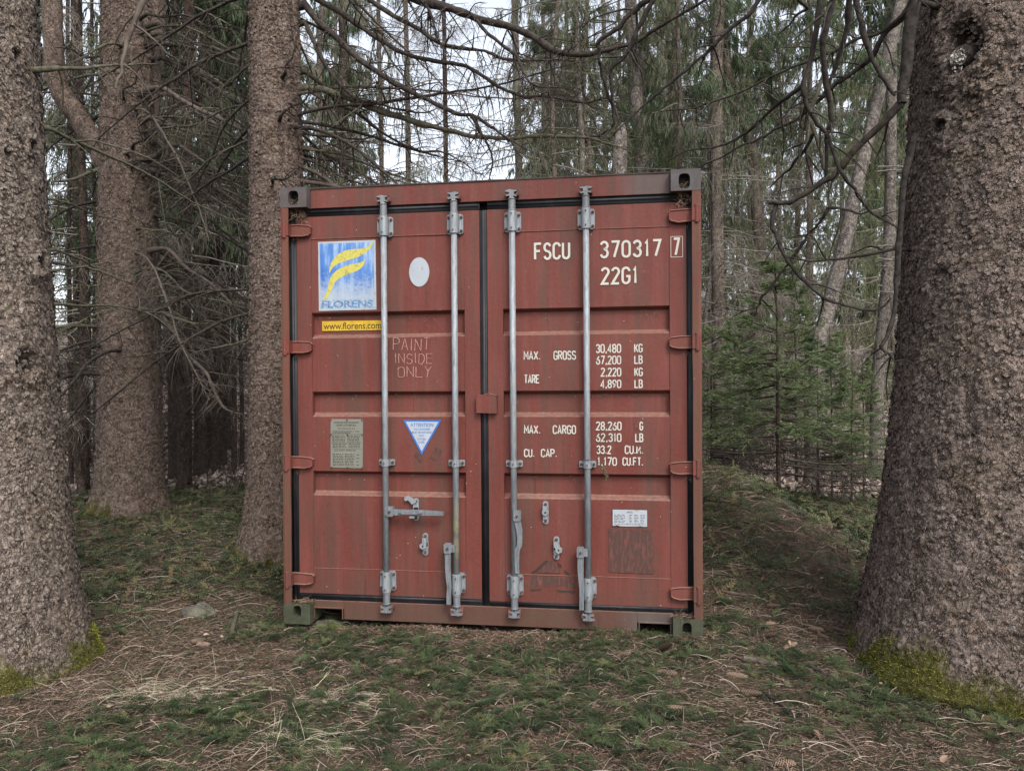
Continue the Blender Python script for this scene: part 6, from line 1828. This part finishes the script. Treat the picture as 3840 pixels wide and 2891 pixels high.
stick([(850, 1210), (930, 1260), (1010, 1320), (1100, 1335)], .004, .002, 'branch_pale', 'hooked pale twig in the left foreground', lambda x, y: RI(x + 120, y), 1, seed=18)
stick([(440, 955), (520, 925), (600, 915), (680, 905)], .010, .006, 'branch_lichen', 'curved greenish stick beside the foot of the left trunk', RI, 1, seed=19)
stick([(440, 885), (520, 870), (600, 852)], .008, .006, 'branch_pale', 'short tan stick behind the curved greenish one', RI, 1, seed=20)
stick([(330, 215), (400, 212), (480, 212)], .012, .010, 'branch_dark', 'dark stick on the far edge of the carpet between the left trunks', RI, 0, seed=22)
stick([(1180, 235), (1230, 228), (1290, 230)], .014, .012, 'branch_lichen', 'pale log end lying left of the third trunk', RI, 0, seed=23)
# split piece of wood leaning up
x, y, z = gpt(*RI(1205, 965)); a = Acc(); prism(a, [(-.012, 0), (.014, .004), (.062, .165), (.044, .172)], -.010, .010)
o = setprops(link('wood_splinter', a.mesh('wood_splinter', [M['branch_lichen']])), 'split sliver of wood sticking up left of the container corner', 'piece of wood'); o.location = (x, y, z - .01); bev(o, .003)

# rocks
def rock(u, v, sx, sy, sz, mat, label, seed, zo=0.):
    x, y, z = gpt(u, v); n = 40; th = np.linspace(0, 2 * PI, n, endpoint=False); ph = np.linspace(0, PI * .5, 16); TH, PH = np.meshgrid(th, ph)
    X = np.cos(TH) * np.sin(PH); Y = np.sin(TH) * np.sin(PH); Z = np.cos(PH)
    k = 1 + .75 * (fbm(X * 1.6 + seed, Y * 1.6 + Z, seed, 4) - .5) + .22 * (fbm(X * 7, Y * 7 + Z * 3, seed + 3, 3) - .5)
    V = np.stack([X * k * sx, Y * k * sy, Z * k * sz - .02], -1); i = np.arange(16 * n).reshape(16, n)
    Q = np.stack([i[:-1], i[1:], np.roll(i[1:], -1, 1), np.roll(i[:-1], -1, 1)], -1).reshape(-1, 4)
    o = link('rock', npmesh('rock', V.reshape(-1, 3), Q, None, [M[mat]], None, True)); o.location = (x, y, z + zo); setprops(o, label, 'rock')
    return o, (x, y, z)


def m_rock(name, a_, b_, mo):
    s = NT(name, .95, .1); co = s.coord(); n = s.noise(12., co, 6, .7); g = s.noise(7., co, 4, .65)
    c = s.mix(s.ramp(n, [(.3, 0.), (.7, 1.)]), a_, b_); c = s.mix(s.ramp(g, [(.45, 0.), (.6, mo)]), c, (.07, .085, .02)); s.bump(n, .01); return s.color(c)


M['rock'] = m_rock('grey_rock', (.06, .056, .048), (.15, .14, .12), .25); M['rock_moss'] = m_rock('mossy_rock', (.05, .045, .035), (.11, .10, .08), 1.)
rock(428, 1322, .12, .10, .070, 'rock', 'rounded grey rock in the needles between the left trunk and the container', 5)
rock(712, 1352, .15, .10, .06, 'rock_moss', 'flat mossy stone under the left fork pocket of the container', 8, -.01)
rock(640, 1352, .12, .12, .035, 'rock_moss', 'mossy stone right under the lower left container corner', 9, -.015)

# single larger dry leaves
for i, (u, v, s_, lab) in enumerate(((*RI(1330, 1300), .075, 'large curled brown leaf in the foreground left of centre'), (*RH(1780, 345), .06, 'tan leaf below the right half of the sill'), (*RG(800, 1510), .10, 'long pale leaf in the lower right foreground'),
                                     (*RG(1440, 1640), .09, 'rusty leaf at the bottom edge before the right trunk'), (*RH(1330, 1045), .08, 'orange brown leaf at the bottom edge of the picture'), (*RG(335, 615), .08, 'pale leaf on the mound beside the container'), (*RH(35, 790), .06, 'reddish leaf in the foreground at the left'), (*RI(560, 1350), .08, 'pale flat leaf near the straw swirl at the left'))):
    x, y, z = gpt(u, v); V, F = leaf_proto(r); o = link('dry_leaf', npmesh('dry_leaf', V * [1, 1.5, 1.2] * s_ * .5, F, None, [M['leaf']], None, True, {'rnd': np.full(len(V), .35 + .08 * i)}))
    o.location = (x, y, z + .012); o.rotation_euler = (r.normal(0, .2), r.normal(0, .2), r.uniform(0, 6)); setprops(o, lab, 'leaf', 'larger dry leaves on the ground')

# withered sprig caught on the clip of the fourth bar
a = Acc(); rr = np.random.default_rng(3)
P = crspline([(.565, .012, .990), (.600, -.006, .992), (.640, .0, .985), (.672, .012, .955), (.690, .028, .915), (.696, .04, .88)], 5); tubes(a, P[None], (.0022 * np.linspace(1, .5, len(P)))[None], 5)
_, p, d, t = pick(P[None], 150, .55, 1, rr); blades(a, p, norm(perp(d, rr) * [1, .4, 1] + d * .5), rr.uniform(.010, .020, 150), .002, 1, None, rr)
setprops(link('withered_sprig', a.mesh('withered_sprig', [M['branch_lichen'], M['needle_yel']])), 'withered fir sprig hooked on the clip of the rightmost locking bar', 'sprig')
